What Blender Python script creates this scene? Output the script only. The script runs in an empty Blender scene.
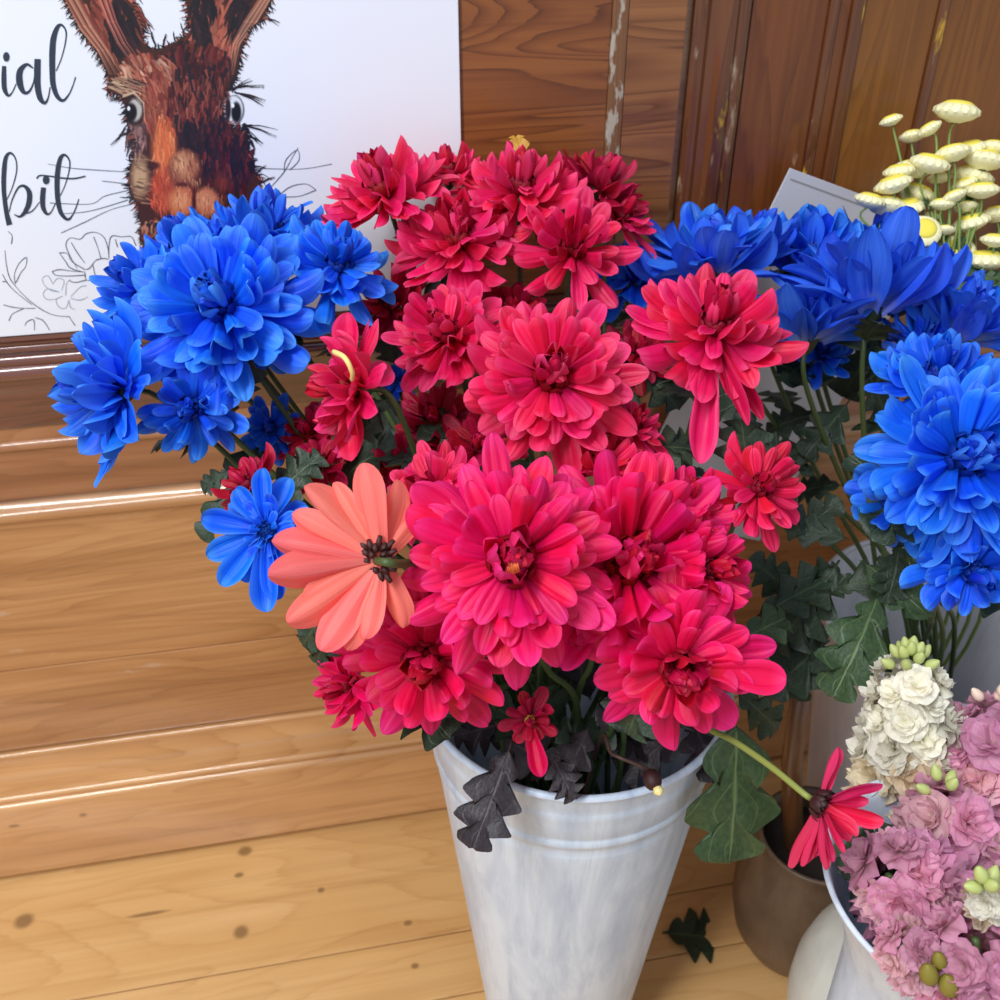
import bpy, bmesh, math, random
import numpy as np
from mathutils import Vector, Matrix, Quaternion

# ------------------------------------------------------------------ camera, world, lights, exposure
scene = bpy.context.scene
COL = scene.collection
F = 1000.0
CAM = Vector((0.0, 0.0, 0.94))
PITCH = math.radians(33.7)
FWD = Vector((0, math.cos(PITCH), -math.sin(PITCH)))
UP = Vector((0, math.sin(PITCH), math.cos(PITCH)))
RIGHT = Vector((1, 0, 0))
cd = bpy.data.cameras.new('camera')
cd.sensor_width = 36.0
cd.lens = 36.0
cd.clip_start = 0.01
cam = bpy.data.objects.new('camera', cd)
COL.objects.link(cam)
cam.location = CAM
cam.rotation_euler = (math.pi / 2 - PITCH, 0, 0)
scene.camera = cam
cd.dof.use_dof = True
cd.dof.focus_distance = 0.56
cd.dof.aperture_fstop = 13.0

world = bpy.data.worlds.new('world')
scene.world = world
world.use_nodes = True
wb = world.node_tree.nodes['Background']
wb.inputs['Color'].default_value = (0.84, 0.92, 1.0, 1)
wb.inputs['Strength'].default_value = 0.55


def area_light(name, loc, target, sx, sy, energy, color):
    l = bpy.data.lights.new(name, 'AREA')
    l.shape = 'RECTANGLE'
    l.size = sx
    l.size_y = sy
    l.energy = energy
    l.color = color
    o = bpy.data.objects.new(name, l)
    COL.objects.link(o)
    o.location = loc
    o.rotation_euler = (Vector(target) - Vector(loc)).to_track_quat('-Z', 'Y').to_euler()
    return o


area_light('daylight_window', (-0.9, -0.7, 2.5), (0.0, 0.6, 0.4), 0.36, 2.3, 70, (0.95, 0.98, 1.0))
scene.view_settings.view_transform = 'Standard'
scene.view_settings.look = 'None'
scene.view_settings.exposure = 0.0
scene.view_settings.gamma = 1.0
scene.view_settings.use_curve_mapping = False

R = math.radians


def P(px, py, d):
    """point seen at a place of the photograph, at distance d in front of the camera"""
    return CAM + FWD * d + RIGHT * ((px - 500) / F * d) + UP * ((500 - py) / F * d)


def camdir(v):
    return (RIGHT * v[0] + UP * v[1] - FWD * v[2]).normalized()


YAW = R(11.0)
EU = Vector((math.cos(YAW), math.sin(YAW), 0))
EN = Vector((math.sin(YAW), -math.cos(YAW), 0))


def floor_hit(px, py, z=0.0):
    r = P(px, py, 1.0) - CAM
    return CAM + r * ((z - CAM.z) / r.z)


ORG = floor_hit(500, 790)


def wall_uv(px, py, out=0.0):
    r = P(px, py, 1.0) - CAM
    p0 = ORG + EN * out
    t = (p0 - CAM).dot(EN) / r.dot(EN)
    h = CAM + r * t
    return (h - ORG).dot(EU), h.z


def wpt(u, z, out):
    return ORG + EU * u + EN * out + Vector((0, 0, z))


WALLM = Matrix(((EU.x, EN.x, 0, ORG.x), (EU.y, EN.y, 0, ORG.y), (0, 0, 1, 0), (0, 0, 0, 1)))


# ------------------------------------------------------------------ node helpers
def srgb(r, g, b):
    def f(c):
        c /= 255.0
        return c / 12.92 if c <= 0.04045 else ((c + 0.055) / 1.055) ** 2.4
    return (f(r), f(g), f(b), 1.0)


class NT:
    def __init__(self, name):
        self.m = bpy.data.materials.new(name)
        self.m.use_nodes = True
        self.t = self.m.node_tree
        self.b = self.t.nodes['Principled BSDF']
        self.out = self.t.nodes['Material Output']

    def n(self, typ, **kw):
        nd = self.t.nodes.new(typ)
        for k, v in kw.items():
            setattr(nd, k, v)
        return nd

    def l(self, a, b):
        self.t.links.new(a, b)

    def set(self, **kw):
        for k, v in kw.items():
            self.b.inputs[k.replace('_', ' ')].default_value = v

    def coord(self, scale=(1, 1, 1), which='Object', loc=(0, 0, 0), rot=(0, 0, 0)):
        tc = self.n('ShaderNodeTexCoord')
        mp = self.n('ShaderNodeMapping')
        mp.inputs['Scale'].default_value = scale
        mp.inputs['Location'].default_value = loc
        mp.inputs['Rotation'].default_value = rot
        self.l(tc.outputs[which], mp.inputs['Vector'])
        return mp.outputs['Vector']

    def noise(self, vec, scale=1.0, detail=3.0, rough=0.5, dist=0.0):
        nd = self.n('ShaderNodeTexNoise')
        nd.inputs['Scale'].default_value = scale
        nd.inputs['Detail'].default_value = detail
        nd.inputs['Roughness'].default_value = rough
        nd.inputs['Distortion'].default_value = dist
        self.l(vec, nd.inputs['Vector'])
        return nd.outputs['Fac']

    def ramp(self, fac, stops):
        nd = self.n('ShaderNodeValToRGB')
        e = nd.color_ramp.elements
        while len(e) < len(stops):
            e.new(0.5)
        for i, (p, c) in enumerate(stops):
            e[i].position = p
            e[i].color = c if len(c) == 4 else (*c, 1)
        self.l(fac, nd.inputs['Fac'])
        return nd.outputs['Color']

    def mix(self, fac, a, b, blend='MIX'):
        nd = self.n('ShaderNodeMix', data_type='RGBA', blend_type=blend)
        for s, v in ((0, fac), (6, a), (7, b)):
            if isinstance(v, (int, float)):
                nd.inputs[s].default_value = v
            elif isinstance(v, tuple):
                nd.inputs[s].default_value = v
            else:
                self.l(v, nd.inputs[s])
        return nd.outputs[2]

    def math(self, op, a, b=0.0, c=None, clamp=False):
        nd = self.n('ShaderNodeMath', operation=op, use_clamp=clamp)
        for i, v in enumerate((a, b, c)):
            if v is None:
                continue
            if isinstance(v, (int, float)):
                nd.inputs[i].default_value = v
            else:
                self.l(v, nd.inputs[i])
        return nd.outputs[0]

    def bump(self, h, strength=0.3, dist=0.002):
        nd = self.n('ShaderNodeBump')
        nd.inputs['Strength'].default_value = strength
        nd.inputs['Distance'].default_value = dist
        self.l(h, nd.inputs['Height'])
        self.l(nd.outputs['Normal'], self.b.inputs['Normal'])

    def base(self, c):
        self.l(c, self.b.inputs['Base Color'])


def plain(name, col, rough=0.6, **kw):
    t = NT(name)
    t.set(Base_Color=col, Roughness=rough, **kw)
    return t.m


def wood(name, light, mid, dark, axis='u', ring=9.0, rough=0.32, knots=(), worn=None, seed=0.0, coat=0.35, ringmix=0.55, specks=None):
    """varnished pine; grain runs along axis ('u' = first object axis, 'z' = third)"""
    t = NT(name)
    s_fine = (3.0, 160.0, 160.0) if axis == 'u' else (160.0, 160.0, 3.0)
    s_mid = (1.6, ring, ring) if axis == 'u' else (ring, ring, 1.6)
    v1 = t.coord(s_fine, loc=(seed, seed * 2, seed * 3))
    fine = t.noise(v1, 1.0, 3.0, 0.6)
    v2 = t.coord(s_mid, loc=(seed * 3, seed, seed * 2))
    big = t.noise(v2, 1.0, 2.0, 0.5, 0.6)
    # rings: fold the slow noise into bands, as growth rings cut by the board face
    k = t.math('MULTIPLY', big, 16.0)
    k = t.math('ADD', k, t.math('MULTIPLY', fine, 0.5))
    saw = t.math('FRACT', k)
    bandc = t.ramp(saw, [(0.0, light), (0.35, light), (0.80, mid), (0.94, dark), (1.0, light)])
    v3 = t.coord((1.2, 5, 5) if axis == 'u' else (5, 5, 1.2), loc=(seed * 5, seed, seed))
    blot = t.noise(v3, 1.5, 3.0, 0.6)
    basec = t.ramp(blot, [(0.28, dark), (0.42, mid), (0.62, light)])
    v6 = t.coord((1.0, 45, 45) if axis == 'u' else (45, 45, 1.0), loc=(seed, seed, 0))
    strk = t.noise(v6, 1.0, 4.0, 0.65)
    rm = t.math('MULTIPLY', t.math('MULTIPLY', strk, 2.0, clamp=True), ringmix)
    c = t.mix(rm, basec, bandc)
    c = t.mix(t.math('MULTIPLY', t.math('SUBTRACT', strk, 0.5, clamp=True), 3.0, clamp=True), c, dark)
    c = t.mix(t.math('MULTIPLY', t.math('SUBTRACT', fine, 0.42, clamp=True), 2.0, clamp=True), c, mid)
    if knots:
        tc = t.n('ShaderNodeTexCoord')
        for (kx, ky, kz, r, stretch) in knots:
            mp = t.n('ShaderNodeMapping', vector_type='TEXTURE')
            mp.inputs['Location'].default_value = (kx, ky, kz)
            mp.inputs['Scale'].default_value = (r * stretch, r, r)
            t.l(tc.outputs['Object'], mp.inputs['Vector'])
            ln = t.n('ShaderNodeVectorMath', operation='LENGTH')
            t.l(mp.outputs['Vector'], ln.inputs[0])
            d = t.math('ADD', ln.outputs['Value'], t.math('MULTIPLY', fine, 0.35))
            k1 = t.math('SUBTRACT', 1.0, t.math('MULTIPLY', t.math('SUBTRACT', d, 0.85, clamp=True), 1.6), clamp=True)
            c = t.mix(t.math('MULTIPLY', k1, 0.9), c, srgb(66, 34, 14))
            k2 = t.math('MULTIPLY', t.math('SUBTRACT', 2.6, d, clamp=True), 0.35)
            c = t.mix(k2, c, mid)
    if worn:
        (wcol, thr, sc) = worn
        v4 = t.coord((sc * 0.25, sc, sc) if axis == 'u' else (sc, sc, sc * 0.2), loc=(seed, 3, seed))
        w = t.noise(v4, 1.0, 5.0, 0.7)
        wm = t.math('MULTIPLY', t.math('SUBTRACT', w, thr, clamp=True), 9.0, clamp=True)
        c = t.mix(wm, c, wcol)
    if specks:
        (scol, thr2, sc2) = specks
        v5 = t.coord((sc2, sc2, sc2 * 0.35), loc=(seed, 7, seed))
        w = t.noise(v5, 1.0, 4.0, 0.6)
        wm = t.math('MULTIPLY', t.math('SUBTRACT', w, thr2, clamp=True), 14.0, clamp=True)
        c = t.mix(wm, c, scol)
    t.base(c)
    rr = t.math('MULTIPLY_ADD', fine, 0.22, rough - 0.1)
    t.l(rr, t.b.inputs['Roughness'])
    t.set(Coat_Weight=coat, Coat_Roughness=0.06, Coat_IOR=1.75)
    t.bump(t.math('ADD', fine, t.math('MULTIPLY', saw, 0.3)), 0.25, 0.0006)
    return t.m


def petal_mat(name, base, mid, tip, back, vein, transl=0.24, rough=0.48, sheen=0.0, backmix=0.75):
    t = NT(name)
    tc = t.n('ShaderNodeTexCoord')
    sp = t.n('ShaderNodeSeparateXYZ')
    t.l(tc.outputs['UV'], sp.inputs[0])
    c = t.ramp(sp.outputs['Y'], [(0.0, base), (0.35, mid), (0.8, mid), (1.0, tip)])
    mp = t.n('ShaderNodeMapping')
    mp.inputs['Scale'].default_value = (16, 1.3, 1)
    t.l(tc.outputs['UV'], mp.inputs['Vector'])
    oi = t.n('ShaderNodeObjectInfo')
    add = t.n('ShaderNodeVectorMath', operation='ADD')
    t.l(mp.outputs['Vector'], add.inputs[0])
    t.l(t.math('MULTIPLY', oi.outputs['Random'], 40.0), add.inputs[1])
    st = t.noise(add.outputs[0], 1.0, 2.0, 0.5)
    vm = t.math('MULTIPLY', t.math('SUBTRACT', st, 0.45, clamp=True), 3.2, clamp=True)
    c = t.mix(t.math('MULTIPLY', vm, 0.5), c, vein)
    eu = t.math('POWER', t.math('MULTIPLY', t.math('ABSOLUTE', t.math('SUBTRACT', sp.outputs['X'], .5)), 2.0), 5.0)
    c = t.mix(t.math('MULTIPLY', eu, 0.65), c, tip)
    bw = t.n('ShaderNodeNewGeometry')
    c = t.mix(t.math('MULTIPLY', bw.outputs['Backfacing'], backmix), c, back)
    hs = t.n('ShaderNodeHueSaturation')
    t.l(t.math('MULTIPLY_ADD', oi.outputs['Random'], 0.016, 0.492), hs.inputs['Hue'])
    t.l(t.math('MULTIPLY_ADD', t.math('FRACT', t.math('MULTIPLY', oi.outputs['Random'], 7.31)), 0.30, 0.85), hs.inputs['Value'])
    t.l(c, hs.inputs['Color'])
    c = hs.outputs['Color']
    t.base(c)
    t.set(Roughness=rough)
    t.b.inputs['Specular IOR Level'].default_value = 0.35
    gr = t.math('COSINE', t.math('MULTIPLY', t.math('SUBTRACT', sp.outputs['X'], .5), 19.0))
    t.bump(t.math('ADD', st, t.math('MULTIPLY', gr, .22)), 0.5, 0.0009)
    t.set(Sheen_Weight=sheen, Sheen_Roughness=.5)
    tr = t.n('ShaderNodeBsdfTranslucent')
    t.l(c, tr.inputs['Color'])
    mx = t.n('ShaderNodeMixShader')
    mx.inputs[0].default_value = transl
    t.l(t.b.outputs[0], mx.inputs[1])
    t.l(tr.outputs[0], mx.inputs[2])
    t.l(mx.outputs[0], t.out.inputs['Surface'])
    return t.m


M = {}
M['red'] = petal_mat('red petal', srgb(190, 4, 40), srgb(232, 22, 90), srgb(248, 72, 128), srgb(236, 66, 120), srgb(222, 8, 66))
M['pink'] = petal_mat('magenta pink petal', srgb(200, 2, 40), srgb(238, 8, 90), srgb(246, 46, 130), srgb(236, 44, 120), srgb(228, 2, 92))
M['dark_shade_red'] = petal_mat('dark and shaded red petal', srgb(120, 2, 28), srgb(184, 8, 56), srgb(206, 28, 80), srgb(196, 44, 86), srgb(146, 2, 40))  # shade among the back blooms put into the colour; also a dark red flower
M['scarlet'] = petal_mat('scarlet petal', srgb(190, 8, 44), srgb(236, 24, 78), srgb(246, 62, 112), srgb(232, 50, 96), srgb(196, 2, 48))
M['coral'] = petal_mat('coral petal', srgb(255, 150, 124), srgb(253, 118, 112), srgb(238, 50, 100), srgb(254, 128, 118), srgb(238, 62, 92), transl=0.3)
M['blue'] = petal_mat('blue dyed petal', srgb(8, 54, 190), srgb(20, 104, 248), srgb(70, 152, 255), srgb(70, 138, 246), srgb(4, 72, 224))
M['paleblue'] = petal_mat('streaked blue dyed petal', srgb(196, 212, 250), srgb(58, 118, 242), srgb(20, 92, 240), srgb(70, 126, 240), srgb(120, 160, 246), backmix=.3)
M['redcore'] = plain('dark red floret', srgb(124, 4, 22), 0.6, Specular_IOR_Level=.1)
M['darkcore'] = plain('brown black floret', srgb(52, 14, 16), 0.6)
M['bluecore'] = plain('navy floret', srgb(6, 20, 66), 0.6, Specular_IOR_Level=.1)
M['yellowcore'] = plain('yellow stamen', srgb(232, 180, 70), 0.6)
M['stem'] = plain('stem green', srgb(66, 86, 44), 0.5)
M['lightstem'] = plain('light stem green', srgb(140, 150, 74), 0.5)
M['calyx'] = plain('calyx green', srgb(50, 66, 34), 0.6)
M['browncalyx'] = plain('brown calyx', srgb(64, 26, 24), 0.6)


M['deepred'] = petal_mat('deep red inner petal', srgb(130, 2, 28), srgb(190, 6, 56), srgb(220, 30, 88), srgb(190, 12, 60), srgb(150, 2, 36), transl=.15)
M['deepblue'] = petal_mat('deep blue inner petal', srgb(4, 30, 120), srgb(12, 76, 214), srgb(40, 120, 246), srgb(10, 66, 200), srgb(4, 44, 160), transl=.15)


M['corred'] = petal_mat('dark centre floret', srgb(50, 2, 10), srgb(128, 4, 26), srgb(196, 24, 60), srgb(128, 4, 26), srgb(96, 2, 18), transl=.1)
M['corblue'] = petal_mat('dark blue centre floret', srgb(4, 12, 50), srgb(6, 44, 150), srgb(30, 100, 236), srgb(6, 40, 140), srgb(2, 26, 100), transl=.1)


def leaf_mat(name, a, b, vein):
    t = NT(name)
    tc = t.n('ShaderNodeTexCoord')
    sp = t.n('ShaderNodeSeparateXYZ')
    t.l(tc.outputs['UV'], sp.inputs[0])
    nz = t.noise(t.coord((30, 30, 30)), 1.0, 3.0)
    c = t.ramp(nz, [(0.3, a), (0.7, b)])
    mid = t.math('ABSOLUTE', t.math('SUBTRACT', sp.outputs['X'], 0.5))
    k = t.math('SUBTRACT', 1.0, t.math('MULTIPLY', mid, 28.0), clamp=True)
    side = t.math('FRACT', t.math('SUBTRACT', t.math('MULTIPLY', sp.outputs['Y'], 5.0), t.math('MULTIPLY', mid, 3.0)))
    k2 = t.math('MULTIPLY', t.math('SUBTRACT', 0.1, side, clamp=True), 6.0, clamp=True)
    c = t.mix(t.math('MAXIMUM', k, k2), c, vein)
    t.base(c)
    t.set(Roughness=0.5)
    t.bump(t.math('SUBTRACT', nz, t.math('MAXIMUM', k, k2)), 0.4, 0.001)
    return t.m


M['leaf'] = leaf_mat('dark green leaf', srgb(30, 46, 32), srgb(48, 66, 44), srgb(74, 92, 62))
M['midleaf'] = leaf_mat('mid green leaf', srgb(42, 66, 40), srgb(66, 90, 52), srgb(104, 126, 78))
M['blackleaf'] = leaf_mat('purple black leaf', srgb(34, 28, 34), srgb(54, 44, 50), srgb(78, 68, 72))
M['dryleaf'] = leaf_mat('dried leaf', srgb(176, 124, 44), srgb(206, 160, 70), srgb(150, 100, 40))

# ------------------------------------------------------------------ object helpers


def link(name, me, mat=None, parent=None, mw=None):
    o = bpy.data.objects.new(name, me)
    COL.objects.link(o)
    if mat is not None and me is not None and not me.materials:
        me.materials.append(mat)
    if parent is not None:
        o.parent = parent
        # every parent here is unrotated or at rest in world space: inverse handled explicitly
        if mw is not None:
            o.matrix_basis = PW[parent.name].inverted() @ mw
            PW[o.name] = mw.copy()
        else:
            o.matrix_basis = PW[parent.name].inverted()
            PW[o.name] = Matrix.Identity(4)
    else:
        if mw is not None:
            o.matrix_basis = mw
            PW[o.name] = mw.copy()
        else:
            PW[o.name] = Matrix.Identity(4)
    return o


PW = {}


def thing(name, label, cat, loc=(0, 0, 0), group=None):
    o = bpy.data.objects.new(name, None)
    COL.objects.link(o)
    o.empty_display_size = 0.02
    o.location = loc
    PW[o.name] = Matrix.Translation(Vector(loc))
    o['label'] = label
    o['category'] = cat
    if group:
        o['group'] = group
    return o


def tag(o, label, cat, group=None):
    o['label'] = label
    o['category'] = cat
    if group:
        o['group'] = group
    return o


def mesh_from(name, verts, faces, uvs=None, smooth=True):
    me = bpy.data.meshes.new(name)
    me.from_pydata([tuple(v) for v in verts], [], faces)
    if smooth:
        me.polygons.foreach_set('use_smooth', [True] * len(me.polygons))
    if uvs is not None:
        ul = me.uv_layers.new(name='UVMap')
        for lp in me.loops:
            ul.data[lp.index].uv = uvs[lp.vertex_index]
    me.update()
    return me


def lathe(name, prof, seg=64, cap_bottom=True, wob=0.0):
    """prof: list of (r, z)"""
    v, f = [], []
    n = len(prof)
    for i in range(seg):
        a = 2 * math.pi * i / seg
        for (r, z) in prof:
            rr = r * (1 + wob * math.sin(3 * a + z * 20))
            v.append((rr * math.cos(a), rr * math.sin(a), z))
    for i in range(seg):
        j = (i + 1) % seg
        for k in range(n - 1):
            f.append((i * n + k, j * n + k, j * n + k + 1, i * n + k + 1))
    if cap_bottom:
        f.append(tuple(i * n for i in range(seg))[::-1])
    return mesh_from(name, v, f)


def catmull(pts, per=6):
    pts = [Vector(p) for p in pts]
    q = [pts[0] * 2 - pts[1]] + pts + [pts[-1] * 2 - pts[-2]]
    out = []
    for i in range(1, len(q) - 2):
        p0, p1, p2, p3 = q[i - 1], q[i], q[i + 1], q[i + 2]
        for s in range(per):
            t = s / per
            out.append(0.5 * ((2 * p1) + (-p0 + p2) * t + (2 * p0 - 5 * p1 + 4 * p2 - p3) * t * t + (-p0 + 3 * p1 - 3 * p2 + p3) * t ** 3))
    out.append(pts[-1])
    return out


def tube_mesh(name, path, r0, r1=None, seg=7, capped=True):
    r1 = r0 if r1 is None else r1
    v, f = [], []
    n = len(path)
    up = Vector((0.3, 0.2, 1)).normalized()
    for i, p in enumerate(path):
        d = (path[min(i + 1, n - 1)] - path[max(i - 1, 0)])
        if d.length < 1e-9:
            d = Vector((0, 0, 1))
        d.normalize()
        x = d.cross(up)
        if x.length < 1e-4:
            x = d.cross(Vector((1, 0, 0)))
        x.normalize()
        y = d.cross(x)
        up = y.cross(d) if False else up
        r = r0 + (r1 - r0) * i / max(1, n - 1)
        for k in range(seg):
            a = 2 * math.pi * k / seg
            v.append(p + x * (r * math.cos(a)) + y * (r * math.sin(a)))
    for i in range(n - 1):
        for k in range(seg):
            k2 = (k + 1) % seg
            f.append((i * seg + k, i * seg + k2, (i + 1) * seg + k2, (i + 1) * seg + k))
    if capped:
        f.append(tuple(range(seg))[::-1])
        f.append(tuple((n - 1) * seg + k for k in range(seg)))
    return mesh_from(name, v, f)


def bead(o_, z, r_, n=9, tall=1.35):
    """half round bead standing out of the moulding, bottom to top"""
    return [(o_ + r_ * math.cos(a), z + r_ * tall * math.sin(a)) for a in [math.pi * (-.5 + k / (n - 1)) for k in range(n)]]


def profile_strip(name, prof, u0, u1, mat, kind='structure'):
    """moulding running along the wall; prof = (out, z) from bottom to top, closed to the wall"""
    v, f = [], []
    n = len(prof)
    nu = 2
    for (o_, z) in prof:
        v.append((u0, o_, z))
        v.append((u1, o_, z))
    for k in range(n):
        k2 = (k + 1) % n
        f.append((k * 2, k * 2 + 1, k2 * 2 + 1, k2 * 2))
    f.append(tuple(k * 2 for k in range(n))[::-1])
    f.append(tuple(k * 2 + 1 for k in range(n)))
    me = mesh_from(name, v, f, smooth=True)
    fix_normals(me)
    me.polygons.foreach_set('use_smooth', [True] * len(me.polygons))
    me.set_sharp_from_angle(angle=R(48))
    o = link(name, me, mat, mw=WALLM)
    if kind:
        o['kind'] = kind
    return o


def fix_normals(me):
    bm = bmesh.new()
    bm.from_mesh(me)
    bmesh.ops.recalc_face_normals(bm, faces=bm.faces)
    bm.to_mesh(me)
    bm.free()


def box_mesh(name, x0, x1, y0, y1, z0, z1, bevel=0.0):
    bm = bmesh.new()
    bmesh.ops.create_cube(bm, size=1.0)
    for vv in bm.verts:
        vv.co = Vector(((x0 + x1) / 2 + vv.co.x * (x1 - x0), (y0 + y1) / 2 + vv.co.y * (y1 - y0), (z0 + z1) / 2 + vv.co.z * (z1 - z0)))
    if bevel:
        bmesh.ops.bevel(bm, geom=list(bm.edges), offset=bevel, segments=2, affect='EDGES', profile=0.7)
    me = bpy.data.meshes.new(name)
    bm.to_mesh(me)
    bm.free()
    return me


# ------------------------------------------------------------------ the setting
def zat(py, px=5, out=0.0):
    return wall_uv(px, py, out)[1]


honey = (srgb(206, 158, 112), srgb(180, 128, 82), srgb(136, 88, 50))
floorc = (srgb(222, 178, 120), srgb(208, 160, 100), srgb(178, 126, 70))
brown = (srgb(150, 92, 44), srgb(116, 64, 28), srgb(74, 36, 16))
red_brown = (srgb(122, 66, 52), srgb(92, 46, 38), srgb(60, 28, 26))

# floor: boards along the wall, in the wall's frame
FM = WALLM


def floor_uo(px, py):
    h = floor_hit(px, py)
    return (h - ORG).dot(EU), (h - ORG).dot(EN)


kn = []
for (kx, ky, r, s) in ((24, 921, 0.0085, 1.1), (241, 932, 0.0075, 1.0), (245, 851, 0.006, 1.2), (239, 875, 0.003, 1.6), (321, 890, 0.003, 1.2), (148, 914, 0.0022, 9.0), (408, 923, 0.003, 1.5), (415, 966, 0.003, 1.3)):
    u_, o_ = floor_uo(kx, ky)
    kn.append((u_, o_, 0.0, r, s))
M['floor'] = wood('honey pine floorboard', *floorc, ring=7, rough=0.42, knots=kn, seed=1.3, coat=0.12, ringmix=0.32)
seams = [0.0]
for (px, py) in ((440, 935), (690, 952)):
    seams.append(floor_uo(px, py)[1])
seams += [seams[-1] + 0.095 * k for k in range(1, 14)]
seams = [-0.12] + seams
fv, ff = [], []
bmf = bmesh.new()
for i in range(len(seams) - 1):
    a, b = seams[i] + 0.0006, seams[i + 1] - 0.0006
    g = bmesh.ops.create_cube(bmf, size=1.0)['verts']
    for vv in g:
        vv.co = Vector((vv.co.x * 4.0, (a + b) / 2 + vv.co.y * (b - a), -0.011 + vv.co.z * 0.022))
bmesh.ops.bevel(bmf, geom=[e for e in bmf.edges if abs(e.verts[0].co.y - e.verts[1].co.y) < 1e-6 and e.verts[0].co.z > -0.002 and e.verts[1].co.z > -0.002], offset=0.0008, segments=1, affect='EDGES')
fme = bpy.data.meshes.new('floor')
bmf.to_mesh(fme)
bmf.free()
fo = link('floor', fme, M['floor'], mw=FM)
fo['kind'] = 'structure'

# wall: boards + mouldings
M['board'] = wood('pine wall board', srgb(200, 148, 98), srgb(172, 116, 68), srgb(122, 72, 36), ring=13, rough=0.30, seed=4.1, worn=(srgb(206, 184, 166), 0.64, 30), ringmix=0.32, coat=.5)
M['board2'] = wood('pine wall board upper', srgb(178, 124, 86), srgb(148, 94, 60), srgb(100, 58, 36), ring=15, rough=0.3, seed=7.7, worn=(srgb(190, 160, 140), 0.70, 30), ringmix=0.3, coat=.5)
M['plinth'] = wood('pine plinth', srgb(232, 184, 132), srgb(212, 158, 104), srgb(168, 116, 68), ring=12, rough=0.3, seed=2.2, coat=0.7, ringmix=0.3,
                   knots=[(wall_uv(83, 815, .022)[0], .022, wall_uv(83, 815, .022)[1], .0026, 1.4), (wall_uv(14, 826, .022)[0], .022, wall_uv(14, 826, .022)[1], .002, 2.5)])
M['dark'] = wood('red brown varnished moulding', *red_brown, ring=16, rough=0.22, seed=9.0, coat=1.0, ringmix=0.5, worn=(srgb(150, 100, 80), 0.7, 40))
U0, U1 = -1.3, 1.5
wb_ = link('wall_back', box_mesh('wall_back', U0, U1, -0.05, 0.0, 0.0, 1.5), M['board'], mw=WALLM)
wb_['kind'] = 'structure'
z_pl_top = zat(808, out=.02)
z_pl2 = zat(785, out=.014)
z_l2 = zat(757, out=.008)
z_bead = zat(518, out=.008)
z_gr = zat(503, out=.006)
z_b446 = zat(448, out=.007)
z_d0 = zat(430, out=.008)
z_top = zat(337, out=.016)
profile_strip('baseboard_back', [(0, .006), (.016, .006), (.020, .008), (.022, .012), (.022, z_pl_top - .006)] + bead(.0180, z_pl_top - .003, .0046)[4:] + [(.0165, z_pl_top + .003)] + bead(.0155, z_pl_top + .0068, .0030)[1:] +
              [(.0130, z_pl2 + .003), (.0115, z_pl2 + .006), (.010, z_pl2 + .010), (.0085, z_l2 - .005)] + bead(.0078, z_l2, .0024)[2:] + [(.006, z_l2 + .003), (0, z_l2 + .003)], U0, U1, M['plinth'])
zj = zat(672, out=.006)
profile_strip('trim_1', [(0, z_l2 + .0058), (.0056, z_l2 + .0058), (.0062, z_l2 + .0068), (.0058, zj - .0014), (.003, zj), (.0058, zj + .0014), (.0062, z_bead - .0045)] + bead(.0066, z_bead - .0004, .0052, 9, 1.2) + [ (.0008, z_gr - .0010), (.0008, z_gr + .002), (0, z_gr + .002)], U0, U1, M['board'])
profile_strip('trim_2', [(0, z_gr + .0022), (.0052, z_gr + .0022), (.0060, z_gr + .004), (.0060, z_b446 - .003)] + bead(.0062, z_b446, .0032) + [ (.0065, z_d0), (0, z_d0)], U0, U1, M['board2'])


def zz(py, o_):
    return zat(py, out=o_)


profile_strip('trim_3', [(0, z_d0 + .0002), (.0075, z_d0 + .0002), (.009, zz(424, .009)), (.0105, zz(405, .0105)), (.013, zz(392, .013)), (.016, zz(385, .016))] + bead(.0160, zz(376, .0185), .0045) + bead(.0135, zz(364, .0165), .0036) + [(.012, zz(357, .013))] + bead(.0115, zz(351, .0130), .0024) + [(.0115, zz(345, .013)), (.0165, zz(342, .0165)), (.0165, zz(338, .0165)), (0, zz(338, .0165))], U0, U1, M['dark'])
z_led = zz(338, .0165)

# the old door above the moulding: stile pieces, gap, moulding, panel


def ux(px, py=100, out=0.0):
    return wall_uv(px, py, out)[0]


M['stile'] = wood('brown pine stile', srgb(148, 88, 42), srgb(116, 62, 28), srgb(74, 36, 16), ring=20, rough=0.42, seed=3.4, coat=0.12, ringmix=0.75, specks=(srgb(178, 150, 120), 0.74, 60))
M['stile2'] = wood('brown pine stile worn', srgb(150, 96, 52), srgb(118, 68, 34), srgb(84, 44, 22), ring=22, rough=0.4, seed=12.4, coat=0.2, ringmix=0.75, specks=(srgb(190, 176, 156), 0.70, 60))
M['paintseam'] = wood('seam with old paint', srgb(130, 90, 56), srgb(120, 78, 46), srgb(90, 52, 28), axis='z', ring=30, rough=0.5, seed=5.4, coat=0.1, specks=(srgb(176, 164, 148), 0.54, 120))
M['panel'] = wood('dark brown door panel', srgb(124, 68, 28), srgb(98, 48, 18), srgb(62, 28, 10), axis='z', ring=12, rough=0.42, seed=8.2, coat=0.12, specks=(srgb(168, 140, 108), 0.70, 45), ringmix=0.4)
M['panel2'] = wood('olive brown door panel', srgb(142, 88, 30), srgb(114, 66, 20), srgb(74, 40, 12), axis='z', ring=14, rough=0.42, seed=1.2, coat=0.12, ringmix=0.4, specks=(srgb(160, 130, 90), 0.72, 45))
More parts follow.
